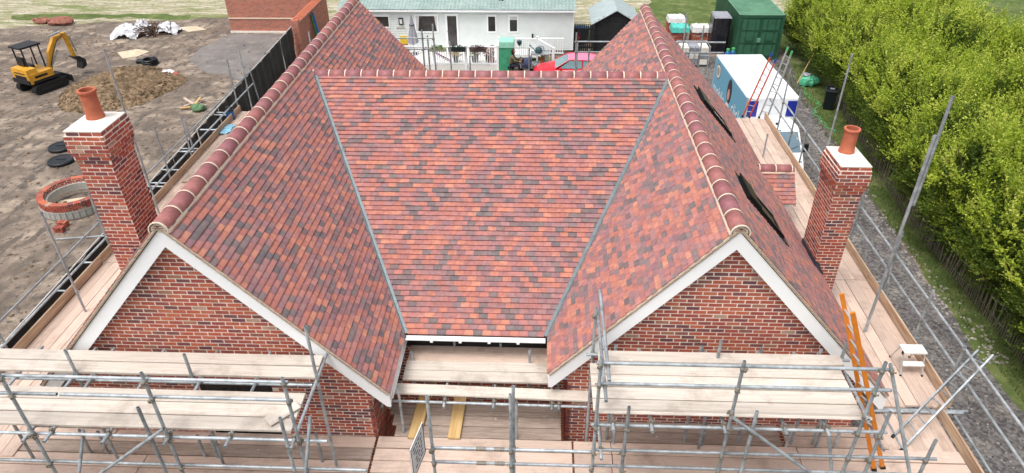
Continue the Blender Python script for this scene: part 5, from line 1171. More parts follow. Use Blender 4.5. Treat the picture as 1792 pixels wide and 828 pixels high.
# ---- pushchair in front of the figure
pcx = PB+Vector((.82,0,0)); pc_ = thing('pushchair', 'navy fabric pushchair facing the seated person', 'pushchair', pcx); M['navy'] = mat('navy_fabric', lin((64,72,98)), rough=.9, var=.15)
def hoodf(a, b): th = math.pi*(a); ph = b*math.pi*.55; return pcx+Vector((.1+.3*math.cos(ph+.5)*1.0, .24*math.cos(th), .62+.36*math.sin(th)*math.sin(ph+.3)))
part('hood', MB().grid(hoodf, 16, 10), M['navy'], pc_, True); part('seat', MB().box(pcx+Vector((.05,0,.5)),(.5,.4,.22),None,None,1.15).box(pcx+Vector((.28,0,.72)),(.1,.4,.5)), M['navy'], pc_)
part('frame', MB().tube(pcx+Vector((-.3,-.22,.95)),pcx+Vector((.35,-.22,.15)),.015,6).tube(pcx+Vector((-.3,.22,.95)),pcx+Vector((.35,.22,.15)),.015,6).tube(pcx+Vector((-.3,-.22,.95)),pcx+Vector((-.3,.22,.95)),.018,6).tube(pcx+Vector((-.25,-.22,.15)),pcx+Vector((.2,-.22,.5)),.015,6).tube(pcx+Vector((-.25,.22,.15)),pcx+Vector((.2,.22,.5)),.015,6), M['blackm'], pc_)
for dx in (-.25,.35):
    for s_ in (-1,1): wv = part('wheel', MB().lathe(pcx+Vector((dx,s_*.24-.015,.13)), [(.13,0),(.13,.03)], 16, None, 'Y'), M['rubber'], pc_)
# ---- potting table with watering can
q = at_y(944,100,30.3); tb = thing('potting_table', 'grey metal potting table beside veranda steps', 'table', (q.x,30.3,0)); zt = .92
part('table_top', MB().bb(q.x-.5,q.x+.5,30.05,30.6,zt-.04,zt), M['leadd'] if False else M['steel'], tb); part('shelf', MB().bb(q.x-.47,q.x+.47,30.07,30.58,.3,.33), M['steel'], tb)
for dx in (-.46,.46):
    for yy in (30.09,30.56): part('leg', MB().box((q.x+dx,yy,zt/2),(.05,.05,zt-.04)), M['steel'], tb)
o = thing('watering_can', 'dark teal watering can standing on potting table', 'watering can', (q.x-.05,30.3,zt)); c = Vector((q.x-.05,30.3,zt)); M['teal'] = mat('dark_teal', lin((54,82,90)), rough=.45, var=.1)
part('body', MB().lathe(c, [(.18,0),(.19,.02),(.19,.26),(.15,.3),(.1,.31)], 18), M['teal'], o, True); part('spout', MB().tube(c+Vector((-.15,0,.08)),c+Vector((-.48,0,.42)),.035,8,.025).tube(c+Vector((-.47,0,.41)),c+Vector((-.52,0,.44)),.03,10,.07), M['teal'], o); part('handle', MB().path([c+Vector((.17,0,.08)),c+Vector((.3,0,.2)),c+Vector((.26,0,.36)),c+Vector((.05,0,.4)),c+Vector((-.08,0,.31))], .018, 6), M['teal'], o)
o = thing('pot_tray', 'terracotta pot with orange flowers under potting table', 'flower pot', (q.x+.15,30.3,.33)); part('pot', MB().lathe((q.x+.15,30.3,.33), [(.1,0),(.15,.2),(.16,.22)], 14), M['terra'], o); mb = MB(); leaves(mb,(q.x+.15,30.3,.66),.24,.2,.13,120,.05,[lin((190,110,70)),lin((120,60,50)),GP[1]],rs); part('flowers', mb, M['leaf'], o)
q = at_y(909,75,30.95); o = thing('hanging_basket', 'small teal basket hooked on far veranda railing', 'basket', (q.x,30.93,q.z)); part('bowl', MB().lathe((q.x,30.92,q.z-.16), [(.04,0),(.12,.12),(.16,.26),(.165,.28)], 14), M['teal'], o); part('hook', MB().tube((q.x,30.93,q.z+.1),(q.x,30.98,q.z+.24),.012,6), M['blackm'], o)
# ---- red car
M['red'] = mat('red_paint', lin((206,36,52)), rough=.22, var=.02, spec=.6); M['pink'] = mat('pink_car_roof', lin((224,128,158)), rough=.35, var=.04); M['carglass'] = mat('car_glass', lin((120,150,156)), rough=.06, var=.06, spec=.7)  # car roof coloured pink, paler than the red body
cx0, cy = .85, 28.35; ca = thing('car', 'red hatchback with pink roof parked before mobile home', 'car', (cx0+2.0,cy,0))
prof = [(0,.36),(.02,.62),(.25,.78),(.95,.94),(1.25,.98),(3.3,1.02),(3.75,.98),(3.92,.72),(3.95,.36)]
def section(pr, hw0, bulge):
    P = []; F = []; nw = 8
    for (x_, z_) in pr:
        for k in range(nw+1): t_ = -1+2*k/nw; P.append((cx0+x_+(.12*(t_*t_) if x_ < 1 else -.08*t_*t_ if x_ > 3.3 else 0), cy+hw0*t_, z_-bulge*t_**4))
    m_ = nw+1
    for j in range(len(pr)-1):
        for k in range(nw): F.append((j*m_+k, (j+1)*m_+k, (j+1)*m_+k+1, j*m_+k+1))
    return P, F
P, F = section(prof, .84, .08); mb = MB().add(P, F)
for s_ in (-1, 1):
    pts = [(cx0+x_+(.12 if x_ < 1 else -.08 if x_ > 3.3 else 0), cy+s_*.84, z_-.08) for x_, z_ in prof]
    mb.prism(pts+[(cx0+3.87,cy+s_*.82,.22),(cx0+.12,cy+s_*.82,.22)], (0,-s_*.06,0))
part('body', mb, M['red'], ca, True)
rf = [(1.22,.97),(1.95,1.40),(2.3,1.46),(3.0,1.45),(3.45,1.36),(3.85,.98)]
P, F = section([(1.9,1.385),(2.3,1.46),(3.0,1.45),(3.45,1.36)], .62, .05); part('roof', MB().add(P,F), M['pink'], ca, True)
part('windscreen', MB().add([(cx0+1.2,cy-.72,.97),(cx0+1.2,cy+.72,.97),(cx0+1.93,cy+.58,1.38),(cx0+1.93,cy-.58,1.38)],[(0,1,2,3)]), M['carglass'], ca); part('rear_screen', MB().add([(cx0+3.45,cy-.58,1.34),(cx0+3.45,cy+.58,1.34),(cx0+3.85,cy+.7,.97),(cx0+3.85,cy-.7,.97)],[(0,1,2,3)]), M['carglass'], ca)
for s_ in (-1, 1):
    part('side_window', MB().prism([(cx0+1.4,cy+s_*.74,.97),(cx0+3.7,cy+s_*.74,.98),(cx0+3.4,cy+s_*.61,1.32),(cx0+2.0,cy+s_*.61,1.37)], (0,-s_*.02,0)), M['carglass'], ca)
    part('pillar', MB().tube((cx0+1.2,cy+s_*.74,.97),(cx0+1.95,cy+s_*.6,1.40),.03,6).tube((cx0+2.65,cy+s_*.755,.97),(cx0+2.65,cy+s_*.62,1.42),.03,6).tube((cx0+1.95,cy+s_*.6,1.40),(cx0+3.4,cy+s_*.6,1.36),.028,6), M['red'], ca)
    part('headlight', MB().box((cx0+.12,cy+s_*.6,.66),(.1,.26,.14)), M['carglass'], ca); part('mirror', MB().box((cx0+1.5,cy+s_*.92,1.0),(.12,.16,.12)), M['red'], ca)
    for wx in (.72,3.15): w_ = part('wheel', MB().lathe((cx0+wx,cy+s_*.83-(.1 if s_ > 0 else 0),.31), [(.2,0),(.31,.0),(.31,.1),(.2,.1)], 20, None, 'Y'), M['rubber'], ca); part('rim', MB().lathe((cx0+wx,cy+s_*.83-(.095 if s_ > 0 else .005),.31), [(.19,0),(.19,.1)], 16, None, 'Y'), M['alu'], w_)
# ---- black shed with its picket gate, blue bin
sh_ = thing('garden_shed', 'black timber garden shed with pale grey felt roof', 'shed', (5.6,34.6,0)); M['blackw'] = mat('black_stained_timber', lin((34,36,38)), rough=.75, var=.2, vscale=4); M['felt'] = mat('grey_roof_felt', lin((164,176,178)), rough=.9, var=.08, vscale=3)
SX0, SX1, SY0, SY1, SE, SA = 4.45, 7.0, 33.3, 36.6, 1.72, 2.45; xm = (SX0+SX1)/2
mb = MB().prism([(SX0,SY0,0),(SX1,SY0,0),(SX1,SY0,SE),(xm,SY0,SA),(SX0,SY0,SE)], (0,SY1-SY0,0)); part('wall', mb, M['blackw'], sh_)
for k in range(14): z_ = .05+k*.15; hw = (SX1-SX0)/2 if z_ < SE else (SX1-SX0)/2*(SA-z_)/(SA-SE); part('plank', MB().box((xm,SY0-.015,z_+.07),(2*hw,.025,.14)), M['blackw'], sh_) if hw > .1 else None
part('door', MB().bb(xm-.4,xm+.4,SY0-.05,SY0-.03,.05,1.75), M['blackw'], sh_)
for s_ in (-1, 1): part('roof_panel', MB().prism([(xm,SY0-.18,SA+.05),(xm+s_*1.48,SY0-.18,SE-.06),(xm+s_*1.48,SY1+.1,SE-.06),(xm,SY1+.1,SA+.05)], (0,0,.04)), M['felt'], sh_)
pf = thing('picket_gate', 'black picket gate between mobile home and shed', 'gate', (3.8,33.0,0))
for k in range(11): part('picket', MB().bb(3.25+k*.115,3.25+k*.115+.07,33.0,33.03,.1,1.75), M['blackw'], pf)
part('gate_rail', MB().bb(3.22,4.5,33.03,33.07,.3,.4).bb(3.22,4.5,33.03,33.07,1.4,1.5), M['blackw'], pf)
mb = MB(); leaves(mb,(3.5,32.8,1.0),.12,.1,.6,90,.05,[lin((190,40,60)),lin((170,60,70)),GP[0]],rs); solo('climbing_flowers', mb, M['leaf'], 'red flowers climbing the black picket gate', 'flowers', (3.5,32.8,0))
q = at_z(1013,50,0); bb_ = thing('water_butt', 'bright blue tub standing on grass behind picket gate', 'tub', (3.75,35.0,0)); part('tub', MB().lathe((3.75,35,0), [(.4,0),(.46,.9),(.48,.95),(.44,.95),(.4,.5)], 18), M['bluep'], bb_, True); part('rim', MB().lathe((3.75,35,.92), [(.47,0),(.5,.02),(.47,.05)], 18), M['bluep'], bb_)
# ================================================================== YARD ON THE RIGHT
# ---- shipping container
M['cgreen'] = mat('dark_green_paint', lin((50,94,70)), rough=.5, var=.14, vscale=2, c2=lin((42,82,62))); M['ctop'] = mat('faded_green_paint', lin((104,148,122)), rough=.6, var=.12, vscale=2.5, c2=lin((88,132,106)))
M['cgreen2'] = mat('green_door_panel', lin((58,106,80)), rough=.5, var=.14, vscale=2)
ct = thing('shipping_container', 'dark green steel shipping container with closed double doors', 'container', (14,35,0))
KX0, KX1, KY0, KY1, KZ = 12.62, 15.2, 32.0, 38.1, 2.66
part('shell', MB().bb(KX0+.06,KX1-.06,KY0+.08,KY1-.02,.1,KZ-.06), M['cgreen'], ct)
mb = MB().bb(KX0,KX1,KY0+.02,KY1,KZ-.06,KZ-.03)
for k in range(26): mb.bb(KX0+.1,KX1-.1,KY0+.2+k*.225,KY0+.32+k*.225,KZ-.03,KZ-.005)
part('roof', mb, M['ctop'], ct)
for s_, xx in ((-1,KX0),(1,KX1)):
    mb = MB()
    for k in range(26): mb.bb(min(xx,xx-s_*.06)+s_*.005,max(xx,xx-s_*.06)+s_*.005,KY0+.2+k*.225,KY0+.32+k*.225,.2,KZ-.1)
    part('side_corrugation', mb, M['cgreen'], ct)
    for yy in (KY0,KY1-.14): part('corner_post', MB().bb(min(xx,xx-s_*.14),max(xx,xx-s_*.14),yy,yy+.14,0,KZ-.04), M['cgreen'], ct)
part('header', MB().bb(KX0+.14,KX1-.14,KY0+.0,KY0+.1,KZ-.2,KZ-.07), M['cgreen'], ct); part('sill', MB().bb(KX0+.14,KX1-.14,KY0,KY0+.1,.02,.16), M['cgreen'], ct)
xm = (KX0+KX1)/2
for x0, x1 in ((KX0+.16,xm-.01),(xm+.01,KX1-.16)):
    d_ = part('door', MB().bb(x0,x1,KY0+.03,KY0+.08,.17,KZ-.21), M['cgreen'], ct)
    for k in range(3): z0 = .26+k*.75; part('door_panel', MB().bb(x0+.1,x1-.1,KY0+.005,KY0+.03,z0,z0+.6), M['cgreen2'], d_)
    for t_ in (.3,.72): xx = x0+(x1-x0)*t_; part('locking_bar', MB().tube((xx,KY0-.02,.2),(xx,KY0-.02,KZ-.22),.02,8), M['cgreen'], d_)
    part('handle', MB().box((x0+(x1-x0)*.5,KY0-.03,1.15),(.4,.02,.05)), M['cgreen'], d_)
part('lock_box', MB().bb(xm-.1,xm+.1,KY0-.05,KY0+.02,1.05,1.3), M['ctop'], ct)
# ---- black wrapped pallet load, gas bottles
M['bwrap'] = mat('black_stretch_wrap', lin((34,32,38)), rough=.22, var=.2, vscale=2.5, bump=.35, bscale=6, spec=.6); M['cwrap'] = mat('clear_stretch_wrap', lin((150,152,160)), rough=.2, var=.15, vscale=3, bump=.3, bscale=8)
wp = thing('wrapped_pallet', 'tall pallet load wrapped in black plastic beside container', 'pallet load', (11.9,33.0,0))
def wrapf(x0, x1, y0, y1, z0, z1):
    def f(a, b):
        th = a*2*math.pi; c_, s_ = math.cos(th), math.sin(th); p_ = 6; k = (abs(c_)**p_+abs(s_)**p_)**(-1/p_); q = Vector((c_*2,s_*2,b*4)); w_ = 1+.03*mnoise.noise(q*1.5)
        return ((x0+x1)/2+c_*k*(x1-x0)/2*w_, (y0+y1)/2+s_*k*(y1-y0)/2*w_, z0+(z1-z0)*b)
    return f
part('wrapped_load', MB().grid(wrapf(11.35,12.4,32.6,33.9,.14,2.25), 48, 20), M['bwrap'], wp, True); mb = MB().box((11.875,33.25,2.28),(1.0,1.24,.1),None,None,.9); part('top_wrap', mb, M['cwrap'], wp)
part('pallet', MB().bb(11.3,12.45,32.6,33.9,.1,.14).bb(11.3,12.45,32.6,32.75,0,.1).bb(11.3,12.45,33.75,33.9,0,.1), M['board'], wp)
for k, (x, y) in enumerate(((12.05,31.2),(12.38,31.35))):
    o = thing('gas_bottle', 'blue gas bottle behind van roof, %s of two' % ('left one','right one')[k], 'gas bottle', (x,y,0), 'blue gas bottles by the container'); part('cylinder', MB().lathe((x,y,0), [(.16,0),(.17,.03),(.17,.62),(.13,.74),(.06,.8)], 18), M['bluep'], o, True); part('collar', MB().lathe((x,y,.78), [(.09,0),(.1,.14),(.08,.14)], 14), M['greenp'], o); part('valve', MB().tube((x,y,.8),(x,y,.9),.03,8), M['clamp'], o)
# ---- brick pallets
M['bpack'] = mat('packed_bricks', lin((150,84,66)), rough=.9, var=.3, vscale=9); M['cyan'] = mat('cyan_cover', lin((84,190,176)), rough=.45, var=.1, vscale=4); M['wcover'] = mat('torn_white_wrap', lin((224,222,220)), rough=.4, var=.12, vscale=5, bump=.4, bscale=8)
def brick_pack(px, py, h, top, lab, w_=1.05, d_=1.0):
    p = at_z(px,py,0); p.y += d_/2; o = thing('brick_pallet', lab, 'brick pallet', p, 'pallets of bricks by the container'); rr = random.Random(px)
    part('pallet', MB().bb(p.x-w_/2,p.x+w_/2,p.y-d_/2,p.y+d_/2,.09,.13).bb(p.x-w_/2,p.x+w_/2,p.y-d_/2,p.y-d_/2+.12,0,.09).bb(p.x-w_/2,p.x+w_/2,p.y+d_/2-.12,p.y+d_/2,0,.09), M['boardw'], o)
    mb = MB(); rows = int((h-.13)/.075)
    for j in range(rows):
        for i in range(int(w_/.225)): mb.box((p.x-w_/2+.1125+i*.225, p.y, .13+.075*j+.036),(.218,d_-.02+rr.uniform(-.02,.02),.068),None,rr.choice(BPL))
    part('brick_stack', mb, M['brick'], o)
    if top:
        def cf(a, b): x_, y_ = (a-.5)*2, (b-.5)*2; e = max(abs(x_),abs(y_)); q = Vector((x_*3,y_*3,px)); return (p.x+x_*(w_/2+.04)*min(1,1.0), p.y+y_*(d_/2+.04), .13+rows*.075+.05-(.28 if e > .93 else 0)+.07*mnoise.noise(q))
        part('cover', MB().grid(cf, 20, 20), top, o)
    return o
brick_pack(1182,64,1.15,M['wcover'],'far brick pallet under torn white wrapping'); brick_pack(1188,84,1.2,M['cyan'],'brick pallet under turquoise plastic cover'); brick_pack(1224,84,1.2,M['wcover'],'brick pallet under loose clear plastic, right of turquoise one'); 
cg_ = at_z(1215,118,0); cg = thing('stillage_cage', 'galvanised wire stillage holding pale blocks before brick pallets', 'stillage', (cg_.x,cg_.y+.6,0)); x0, x1, y0, y1 = cg_.x-.95, cg_.x+.75, cg_.y, cg_.y+1.1
for x in (x0,(x0+x1)/2,x1):
    for y in (y0,y1): part('upright', MB().tube((x,y,0),(x,y,1.25),.025,8), M['steel'], cg)
for z in (.15,.7,1.2):
    for y in (y0,y1): part('rail', MB().tube((x0,y,z),(x1,y,z),.02,8), M['steel'], cg)
    for x in (x0,x1): part('rail', MB().tube((x,y0,z),(x,y1,z),.02,8), M['steel'], cg)
for i in range(3):
    for j in range(3): part('block', MB().box((x0+.3+i*.55,(y0+y1)/2,.3+j*.33),(.5,.95,.3)), M['cwrap'] if (i+j) % 2 else M['cap'], cg)
# ---- box van
vn = thing('box_van', 'white box van with light blue advertising side parked nose towards viewer', 'van', (10.6,20.5,0))
VA = Vector((9.56,18.75,0)); VX = Vector((math.cos(R(5.2)),math.sin(R(5.2)),0)); VYv = Vector((-VX.y,VX.x,0)); VR = Matrix(((VX.x,VYv.x,0),(VX.y,VYv.y,0),(0,0,1)))
_b0, _b1 = at_z(1309,171.7,3.15), at_z(1254.5,96,3.15); ang = math.atan2(-(_b1.x-_b0.x), _b1.y-_b0.y); VX = Vector((math.cos(ang),math.sin(ang),0)); VYv = Vector((-VX.y,VX.x,0)); VR = Matrix(((VX.x,VYv.x,0),(VX.y,VYv.y,0),(0,0,1))); VA = Vector((_b0.x,_b0.y,0)); VL_ = (_b1-_b0).length; VW_ = 2.1; VH = 3.15
def V(x, y, z): return VA+VX*x+VYv*y+Vector((0,0,z))
def vb(mb, x0, x1, y0, y1, z0, z1, tp=1.0): return mb.box(V((x0+x1)/2,(y0+y1)/2,(z0+z1)/2), (x1-x0,y1-y0,z1-z0), VR, None, tp)
M['vanw'] = mat('van_white', lin((238,240,242)), rough=.3, var=.015); M['vblue'] = mat('van_light_blue', lin((104,168,196)), rough=.35, var=.02); M['vdblue'] = mat('van_royal_blue', lin((36,50,150)), rough=.35, var=.03)
bx = part('cargo_box', vb(MB(),0,VW_,0,VL_,.75,VH), M['vanw'], vn)
sd = part('side_panel', vb(MB(),-.012,-.002,.06,VL_-.06,.8,VH-.05), M['vblue'], bx); part('corner_trim', vb(MB(),-.02,.05,-.02,.06,.75,VH+.01), M['alu'], bx); part('roof_skin', vb(MB(),.02,VW_-.02,.02,VL_-.02,VH,VH+.012), M['vanw'], bx)
part('front_panel', vb(MB(),.04,VW_-.04,-.03,-.004,2.1,VH-.03), M['vanw'], bx)
for x0 in (.05,VW_-.45): part('blue_corner', vb(MB(),x0,x0+.4,-.04,-.031,2.35,VH-.12), M['vdblue'], bx)
def decal(name, pts, m, off=-.016, parent=None): return part(name, MB().prism([V(off,y,z) for y,z in pts], VX*-.003), m, parent or sd)
el = lambda cy, cz, ry, rz, n=24: [(cy+ry*math.cos(2*math.pi*i/n), cz+rz*math.sin(2*math.pi*i/n)) for i in range(n)]
decal('round_emblem', el(VL_-.75,2.62,.36,.36), mat('emblem_grey', lin((128,130,128)), rough=.5, var=.25, vscale=9)); decal('emblem_rim', el(VL_-.75,2.62,.29,.29), M['cap'], -.021); decal('emblem_centre', el(VL_-.75,2.62,.2,.2), mat('emblem_dial', lin((150,150,140)), rough=.5, var=.25, vscale=12), -.026)
cy_ = 2.45; dk_ = mat('print_dark_brown', lin((50,38,40)), rough=.4, var=.15); fc = mat('print_skin', lin((208,158,136)), rough=.4, var=.05); tpn = mat('print_white', lin((230,228,226)), rough=.4, var=.05)
decal('printed_hair', el(cy_,2.45,.34,.55), dk_); decal('printed_face', el(cy_+.05,2.28,.16,.26), fc, -.021); decal('printed_top', [(cy_-.42,1.0),(cy_+.42,1.0),(cy_+.34,1.75),(cy_+.1,1.95),(cy_-.1,1.95),(cy_-.34,1.75)], tpn); decal('printed_arm', [(cy_+.1,1.25),(cy_+.5,1.4),(cy_+.46,1.62),(cy_+.06,1.45)], fc, -.021)
def text_mesh(txt, size):
    cu = bpy.data.curves.new('t', 'FONT'); cu.body = txt; cu.size = size; ob = bpy.data.objects.new('t', cu); COL.objects.link(ob); dg = bpy.context.evaluated_depsgraph_get(); me = bpy.data.meshes.new_from_object(ob.evaluated_get(dg)); bpy.data.objects.remove(ob); return me
for txt, y_, z_, sz in (('mobile',VL_-.3,1.55,.72), ('clicks',1.85,1.75,.78)):     # reads front-ward along the panel
    me = text_mesh(txt, sz); mb = MB(); mb.add([V(-.024,y_-v.co.x,z_+v.co.y) for v in me.vertices], [tuple(p_.vertices) for p_ in me.polygons]); part('lettering', mb, M['white'], sd)
part('chassis', vb(MB(),.3,VW_-.3,-1.4,VL_,.45,.75), M['blackp'], vn); part('rear_bumper', vb(MB(),.1,VW_-.1,VL_,VL_+.06,.45,.6), M['blackp'], vn)
cx0_, cx1_ = .12, VW_-.12
def cabx(pr, x0, x1, inset): 
    n = len(pr); P = [V(x0+inset(y,z),y,z) for y,z in pr]+[V(x1-inset(y,z),y,z) for y,z in pr]; return P, [tuple(range(n)),tuple(range(2*n-1,n-1,-1))]+[(i,n+i,n+(i+1) % n,(i+1) % n) for i in range(n)]
cabp = [(-.06,.5),(-.06,2.3),(-.85,2.36),(-1.1,2.28),(-1.75,1.52),(-2.35,1.26),(-2.5,1.05),(-2.55,.45)]
ins = lambda y, z: .10*max(0,(z-1.45)) if z > 1.45 else (.12 if y < -2.3 else 0)
P, F = cabx(cabp, cx0_, cx1_, ins); bm = bmesh.new(); vv_ = [bm.verts.new(p_) for p_ in P]; [bm.faces.new([vv_[i] for i in f]) for f in F]; bmesh.ops.bevel(bm, geom=bm.edges[:], offset=.05, segments=2, affect='EDGES'); bmesh.ops.recalc_face_normals(bm, faces=bm.faces)
mb = MB(); bm.verts.index_update(); mb.add([v.co.copy() for v in bm.verts], [tuple(v.index for v in f.verts) for f in bm.faces]); bm.free(); cab = part('cab', mb, M['vanw'], vn)
part('windscreen', MB().prism([V(.28,-1.16,2.19),V(VW_-.28,-1.16,2.19),V(VW_-.2,-1.72,1.56),V(.2,-1.72,1.56)], (VYv*-.018+Vector((0,0,.015)))*1.2), mat('windscreen_glass', lin((104,128,142)), rough=.05, var=.1, vscale=1, spec=.7), cab)
part('wiper', MB().tube(V(.6,-1.74,1.60),V(1.2,-1.55,1.79),.012,6).tube(V(1.3,-1.74,1.60),V(1.8,-1.58,1.76),.012,6), M['blackp'], cab)
for x_ in (cx0_-.0, cx1_):
    s_ = -1 if x_ < 1 else 1; part('side_window', MB().prism([V(x_+s_*.005,-.35,1.5),V(x_+s_*.005,-1.5,1.5),V(x_-s_*.06,-1.02,2.15),V(x_-s_*.06,-.35,2.15)], VX*s_*.01), M['glass'], cab)
    part('mirror', MB().box(V(x_+s_*.2,-1.45,1.62),(.16,.1,.34),VR).tube(V(x_,-1.4,1.55),V(x_+s_*.2,-1.45,1.6),.025,6), M['blackp'], cab)
    part('headlight', MB().box(V(x_-s_*.22,-2.47,.95),(.26,.12,.2),VR), M['carglass'], cab)
    for y_ in (-1.55,VL_-1.1): w_ = part('wheel', MB().tube(V(x_-s_*.02,y_,.34),V(x_-s_*.24,y_,.34),.34,20), M['rubber'], vn); part('rim', MB().tube(V(x_+s_*.0,y_,.34),V(x_-s_*.1,y_,.34),.2,16), M['alu'], w_)
part('bumper', vb(MB(),cx0_+.03,cx1_-.03,-2.62,-2.45,.3,.62), M['blackp'], cab); part('grille', vb(MB(),.55,VW_-.55,-2.56,-2.5,.7,.95), M['blackp'], cab); part('bonnet_badge', MB().box(V(VW_/2,-2.05,1.42),(.5,.25,.02),VR@Matrix.Rotation(-.4,3,'X')), mat('red_print', lin((214,150,150)), rough=.4, var=.2, vscale=20), cab)
part('roof_pod', vb(MB(),.5,1.6,-.72,-.12,2.36,2.46,.85), M['vanw'], cab); part('aerial', MB().lathe(V(1.05,-.85,2.38), [(.05,0),(.04,.06)], 10), M['blackp'], cab)
# ---- wheelie bin, green bag, hose, pole
bp0 = at_z(1448,190,0); bi = thing('wheelie_bin', 'black wheelie bin standing on grass verge against hedge', 'bin', bp0); BR = Matrix.Rotation(R(-20),3,'Z')
part('body', MB().box(bp0+Vector((0,0,.52)),(.46,.52,.95),BR,None,1.18), M['blackp'], bi); part('lid', MB().box(bp0+Vector((0,0,1.03)),(.60,.68,.08),BR,None,.9).box(bp0+BR@Vector((0,.3,1.0)),(.5,.08,.06),BR), M['blackp'], bi); part('label_panel', MB().box(bp0+BR@Vector((0,-.05,1.075)),(.22,.2,.008),BR), M['cwrap'], bi)
for s_ in (-1,1): part('wheel', MB().tube(bp0+BR@Vector((s_*.2,.26,.1)),bp0+BR@Vector((s_*.26,.26,.1)),.1,14), M['rubber'], bi)
part('handle', MB().tube(bp0+BR@Vector((-.22,.36,.98)),bp0+BR@Vector((.22,.36,.98)),.02,8), M['blackp'], bi)
p = at_z(1413,150,0); mb = MB(); lump(mb, p+Vector((0,0,.28)), .42, 14, .45, (1.1,.9,.8), None, 31); sack_ = solo('garden_sack', mb, mat('green_sack', lin((96,190,150)), rough=.55, var=.12, vscale=5), 'bulging green garden sack on verge under hedge', 'sack', p); m2 = MB(); lump(m2, p+Vector((-.15,0,.62)), .2, 10, .5, (1.2,.9,.5), None, 32); part('contents', m2, M['cwrap'], sack_)
a = at_z(1395,146,0); solo('timber_pole', MB().tube(a,(a.x+1.0,a.y+.9,1.75),.035,8), M['fresh'], 'slim pale timber pole leaning into hedge near green sack', 'pole', a)
hp_ = [at_z(px,py,.03) for px,py in ((1404,152),(1412,163),(1420,172),(1430,178),(1433,186),(1424,194),(1428,202),(1436,210),(1444,219),(1456,227),(1470,233))]; pts = []
for i in range(len(hp_)-1):
    for k in range(5): q = hp_[i].lerp(hp_[i+1], k/5); q += Vector((.12*math.sin(i*5+k*1.3), .1*math.cos(i*3+k*1.1), 0)); pts.append(q)
solo('garden_hose', MB().path(pts, .022, 6), M['greenp'], 'tangled green garden hose along gravel edge', 'hose', hp_[0])
mb = MB(); rr = random.Random(71)
for i in range(380):
    t_ = rr.random()**1.7; y = 6.5+20*t_; x = 14.35+.55*(abs(y-14)/14)**1.2+rr.gauss(0,.22)-.1; s_ = rr.uniform(.015,.06); lump(mb, (x,y,s_*.25), s_, 5, .5, (1,1,.6), None, i)
sto = link('edge_stones', mb.mesh('edge_stones'), mat('pale_stone', lin((158,152,142)), rough=.9, var=.3, vscale=9)); sto['kind'] = 'stuff'
mb = MB()
for i in range(2600): x, y = rr.uniform(9,14.3), rr.uniform(-3,27); s_ = rr.uniform(.012,.04); lump(mb, (x,y,s_*.2), s_, 4, .5, (1,1,.6), None, i)
o = link('gravel_stones', mb.mesh('gravel_stones'), mat('grey_stone', lin((150,144,138)), rough=.9, var=.35, vscale=6)); o['kind'] = 'stuff'
# ---- chestnut paling fence
pfn = thing('paling_fence', 'grey split chestnut paling fence along foot of hedge', 'fence', (15.9,15,0)); M['pale'] = mat('weathered_pale', lin((128,118,104)), rough=.9, var=.25, vscale=5, rnd=.2)
pm = MB().box((0,0,.52),(.03,.018,1.04)).add([(-.015,-.009,1.04),(.015,-.009,1.04),(.015,.009,1.04),(-.015,.009,1.04),(0,0,1.12)],[(0,1,4),(1,2,4),(2,3,4),(3,0,4)]).mesh('pale'); pm.materials.append(M['pale']); rr = random.Random(4)
for i in range(230):
    y = 4.0+i*.105; x = 15.15+1.25*max(0,(y-14))/11; link('pale', pm, None, pfn, (x+rr.uniform(-.02,.02),y,rr.uniform(-.05,.05)), Matrix.Rotation(math.pi/2,3,'Z')@Matrix.Rotation(rr.gauss(0,.07),3,'Y')@Matrix.Rotation(rr.gauss(0,.05),3,'X'))
for z in (.3,.8): part('wire', MB().path([(15.17+1.25*max(0,(4+k*2-14))/11,4+k*2,z) for k in range(13)], .006, 5), M['steel'], pfn)

# ================================================================== HEDGE TREES
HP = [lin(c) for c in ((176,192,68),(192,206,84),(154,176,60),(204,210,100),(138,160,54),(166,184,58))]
HSHADE = [lin(c) for c in ((88,108,40),(104,124,46),(74,94,34))]  # darker greens paint shade into inner and lower clumps of the crown
def crown(seed, nclump, rx, ry, rz):
    rr = random.Random(seed); mb = MB()
    for c in range(nclump):
        th, u_ = rr.uniform(0,2*math.pi), rr.uniform(-.55,1); k = rr.uniform(.55,1.0); s_ = math.sqrt(1-u_*u_) if abs(u_) < 1 else 0
        base = Vector((rx*s_*math.cos(th)*k, ry*s_*math.sin(th)*k, rz*u_*k)); k *= 1+.2*mnoise.noise(base*.9+Vector((seed,0,0)))
        out = Vector((base.x/rx, base.y/ry, base.z/rz*.6+.5)).normalized(); cols = HP if k > .76 and u_ > -.05 else HSHADE; tint = rr.choice(cols)
        for sh in range(rr.randint(5,8)):          # upright leafy shoots
            d = (out+Vector((rr.uniform(-.7,.7), rr.uniform(-.7,.7), rr.uniform(0,.9)))).normalized(); L_ = rr.uniform(.25,.85); o = base+Vector((rr.uniform(-.16,.16),rr.uniform(-.16,.16),rr.uniform(-.12,.12)))
            nl = int(L_/.038)
            for i in range(nl):
                q = o+d*(L_*i/nl); s2 = rr.uniform(.026,.058)*(1.15-.5*i/nl); ax = (d*rr.uniform(.1,.7)+Vector((rr.uniform(-1,1), rr.uniform(-1,1), rr.uniform(-.5,.8)))).normalized(); w_ = ax.cross(Vector((rr.uniform(-1,1),rr.uniform(-1,1),rr.uniform(-1,1)))).normalized()
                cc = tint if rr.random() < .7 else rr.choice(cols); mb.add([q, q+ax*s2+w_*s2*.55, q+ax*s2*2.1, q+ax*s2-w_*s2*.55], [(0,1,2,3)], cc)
    return mb
CR = []
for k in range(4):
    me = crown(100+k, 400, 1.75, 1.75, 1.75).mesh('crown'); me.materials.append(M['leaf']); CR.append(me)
M['bark'] = mat('bark', lin((92,78,64)), rough=.95, var=.25, vscale=6)
TRK = []
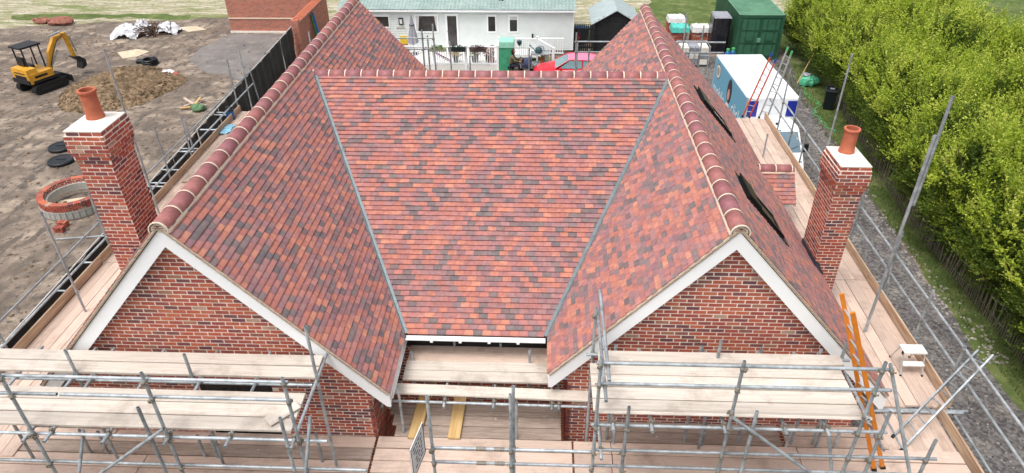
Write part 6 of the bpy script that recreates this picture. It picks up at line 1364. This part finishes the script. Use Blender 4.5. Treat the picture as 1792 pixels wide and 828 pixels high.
for k in range(2):
    rr = random.Random(k); mb = MB(); mb.tube((0,0,0),(.05,.02,1.2),.11,8,.08)
    for j in range(7): a = 2*math.pi*j/7+rr.uniform(-.3,.3); z0 = rr.uniform(.5,1.2); e = Vector((math.cos(a)*rr.uniform(.6,1.2), math.sin(a)*rr.uniform(.6,1.2), z0+rr.uniform(.9,1.9))); mb.tube((.03,.01,z0), e, .05, 6, .02); mb.tube(e*.6+Vector((0,0,.4)), e+Vector((math.cos(a+1)*.5,math.sin(a+1)*.5,.6)), .025, 5, .01)
    me = mb.mesh('trunk'); me.materials.append(M['bark']); TRK.append(me)
rr = random.Random(23); spots = []
for i in range(15):
    y_ = -4+i*2.65+rr.uniform(-.4,.4); spots.append((16.3+1.15*min(1,max(0,(y_-14)/8))+rr.uniform(-.2,.2), y_, rr.uniform(1.0,1.22), 0))
for i in range(13): spots.append((19.0+rr.uniform(-.4,.4), -2+i*3.1+rr.uniform(-.5,.5), rr.uniform(1.1,1.3), 1))
for i in range(9): spots.append((21.6+rr.uniform(-.5,.5), 2+i*3.3+rr.uniform(-.5,.5), rr.uniform(1.05,1.25), 2))
near = {}
LAB = {0: 'bushy yellow-green hedge tree in front row above paling fence', 1: 'yellow-green hedge tree in middle row behind front row', 2: 'yellow-green hedge tree in back row towards grass field'}
def closest_spot(px, py):
    q = at_z(px,py,0); return min(range(15), key=lambda i: abs(spots[i][1]-q.y))
SPEC = {closest_spot(1448,190): 'yellow-green hedge tree right behind black wheelie bin', closest_spot(1412,150): 'yellow-green hedge tree overhanging green garden sack'}
for i, (x, y, s_, row) in enumerate(spots):
    hgt_ = (2.05 if row == 0 else 2.2)
    o = thing('hedge_tree', SPEC.get(i, LAB[row]), 'tree', (x,y,0), 'trees of the hedge along the drive')
    t_ = link('trunk', TRK[i % 2], None, o, (x,y,0)); t_.scale = (1,1,s_)
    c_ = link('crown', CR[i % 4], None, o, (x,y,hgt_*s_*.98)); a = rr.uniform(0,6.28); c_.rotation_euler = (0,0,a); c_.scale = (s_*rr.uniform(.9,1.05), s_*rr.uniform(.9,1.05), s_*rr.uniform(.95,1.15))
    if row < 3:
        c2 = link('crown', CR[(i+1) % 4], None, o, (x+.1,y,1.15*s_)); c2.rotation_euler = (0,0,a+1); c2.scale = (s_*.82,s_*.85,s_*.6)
# ---- grass blades on the verge
mb = MB()
for i in range(9000):
    y = rr.uniform(2,31); x = 14.5+.5*max(0,(y-15))/14+rr.random()**1.3*1.9-.15; h_ = rr.uniform(.06,.2); a = rr.uniform(0,6.28); dx, dy = .012*math.cos(a), .012*math.sin(a); lx, ly = rr.uniform(-.06,.06), rr.uniform(-.06,.06)
    mb.add([(x-dx,y-dy,0),(x+dx,y+dy,0),(x+lx,y+ly,h_)], [(0,1,2)], rr.choice([lin((88,108,48)),lin((108,126,60)),lin((74,94,42)),lin((134,136,88))]))
o = link('verge_grass', mb.mesh('verge_grass'), M['leaf']); o['kind'] = 'stuff'
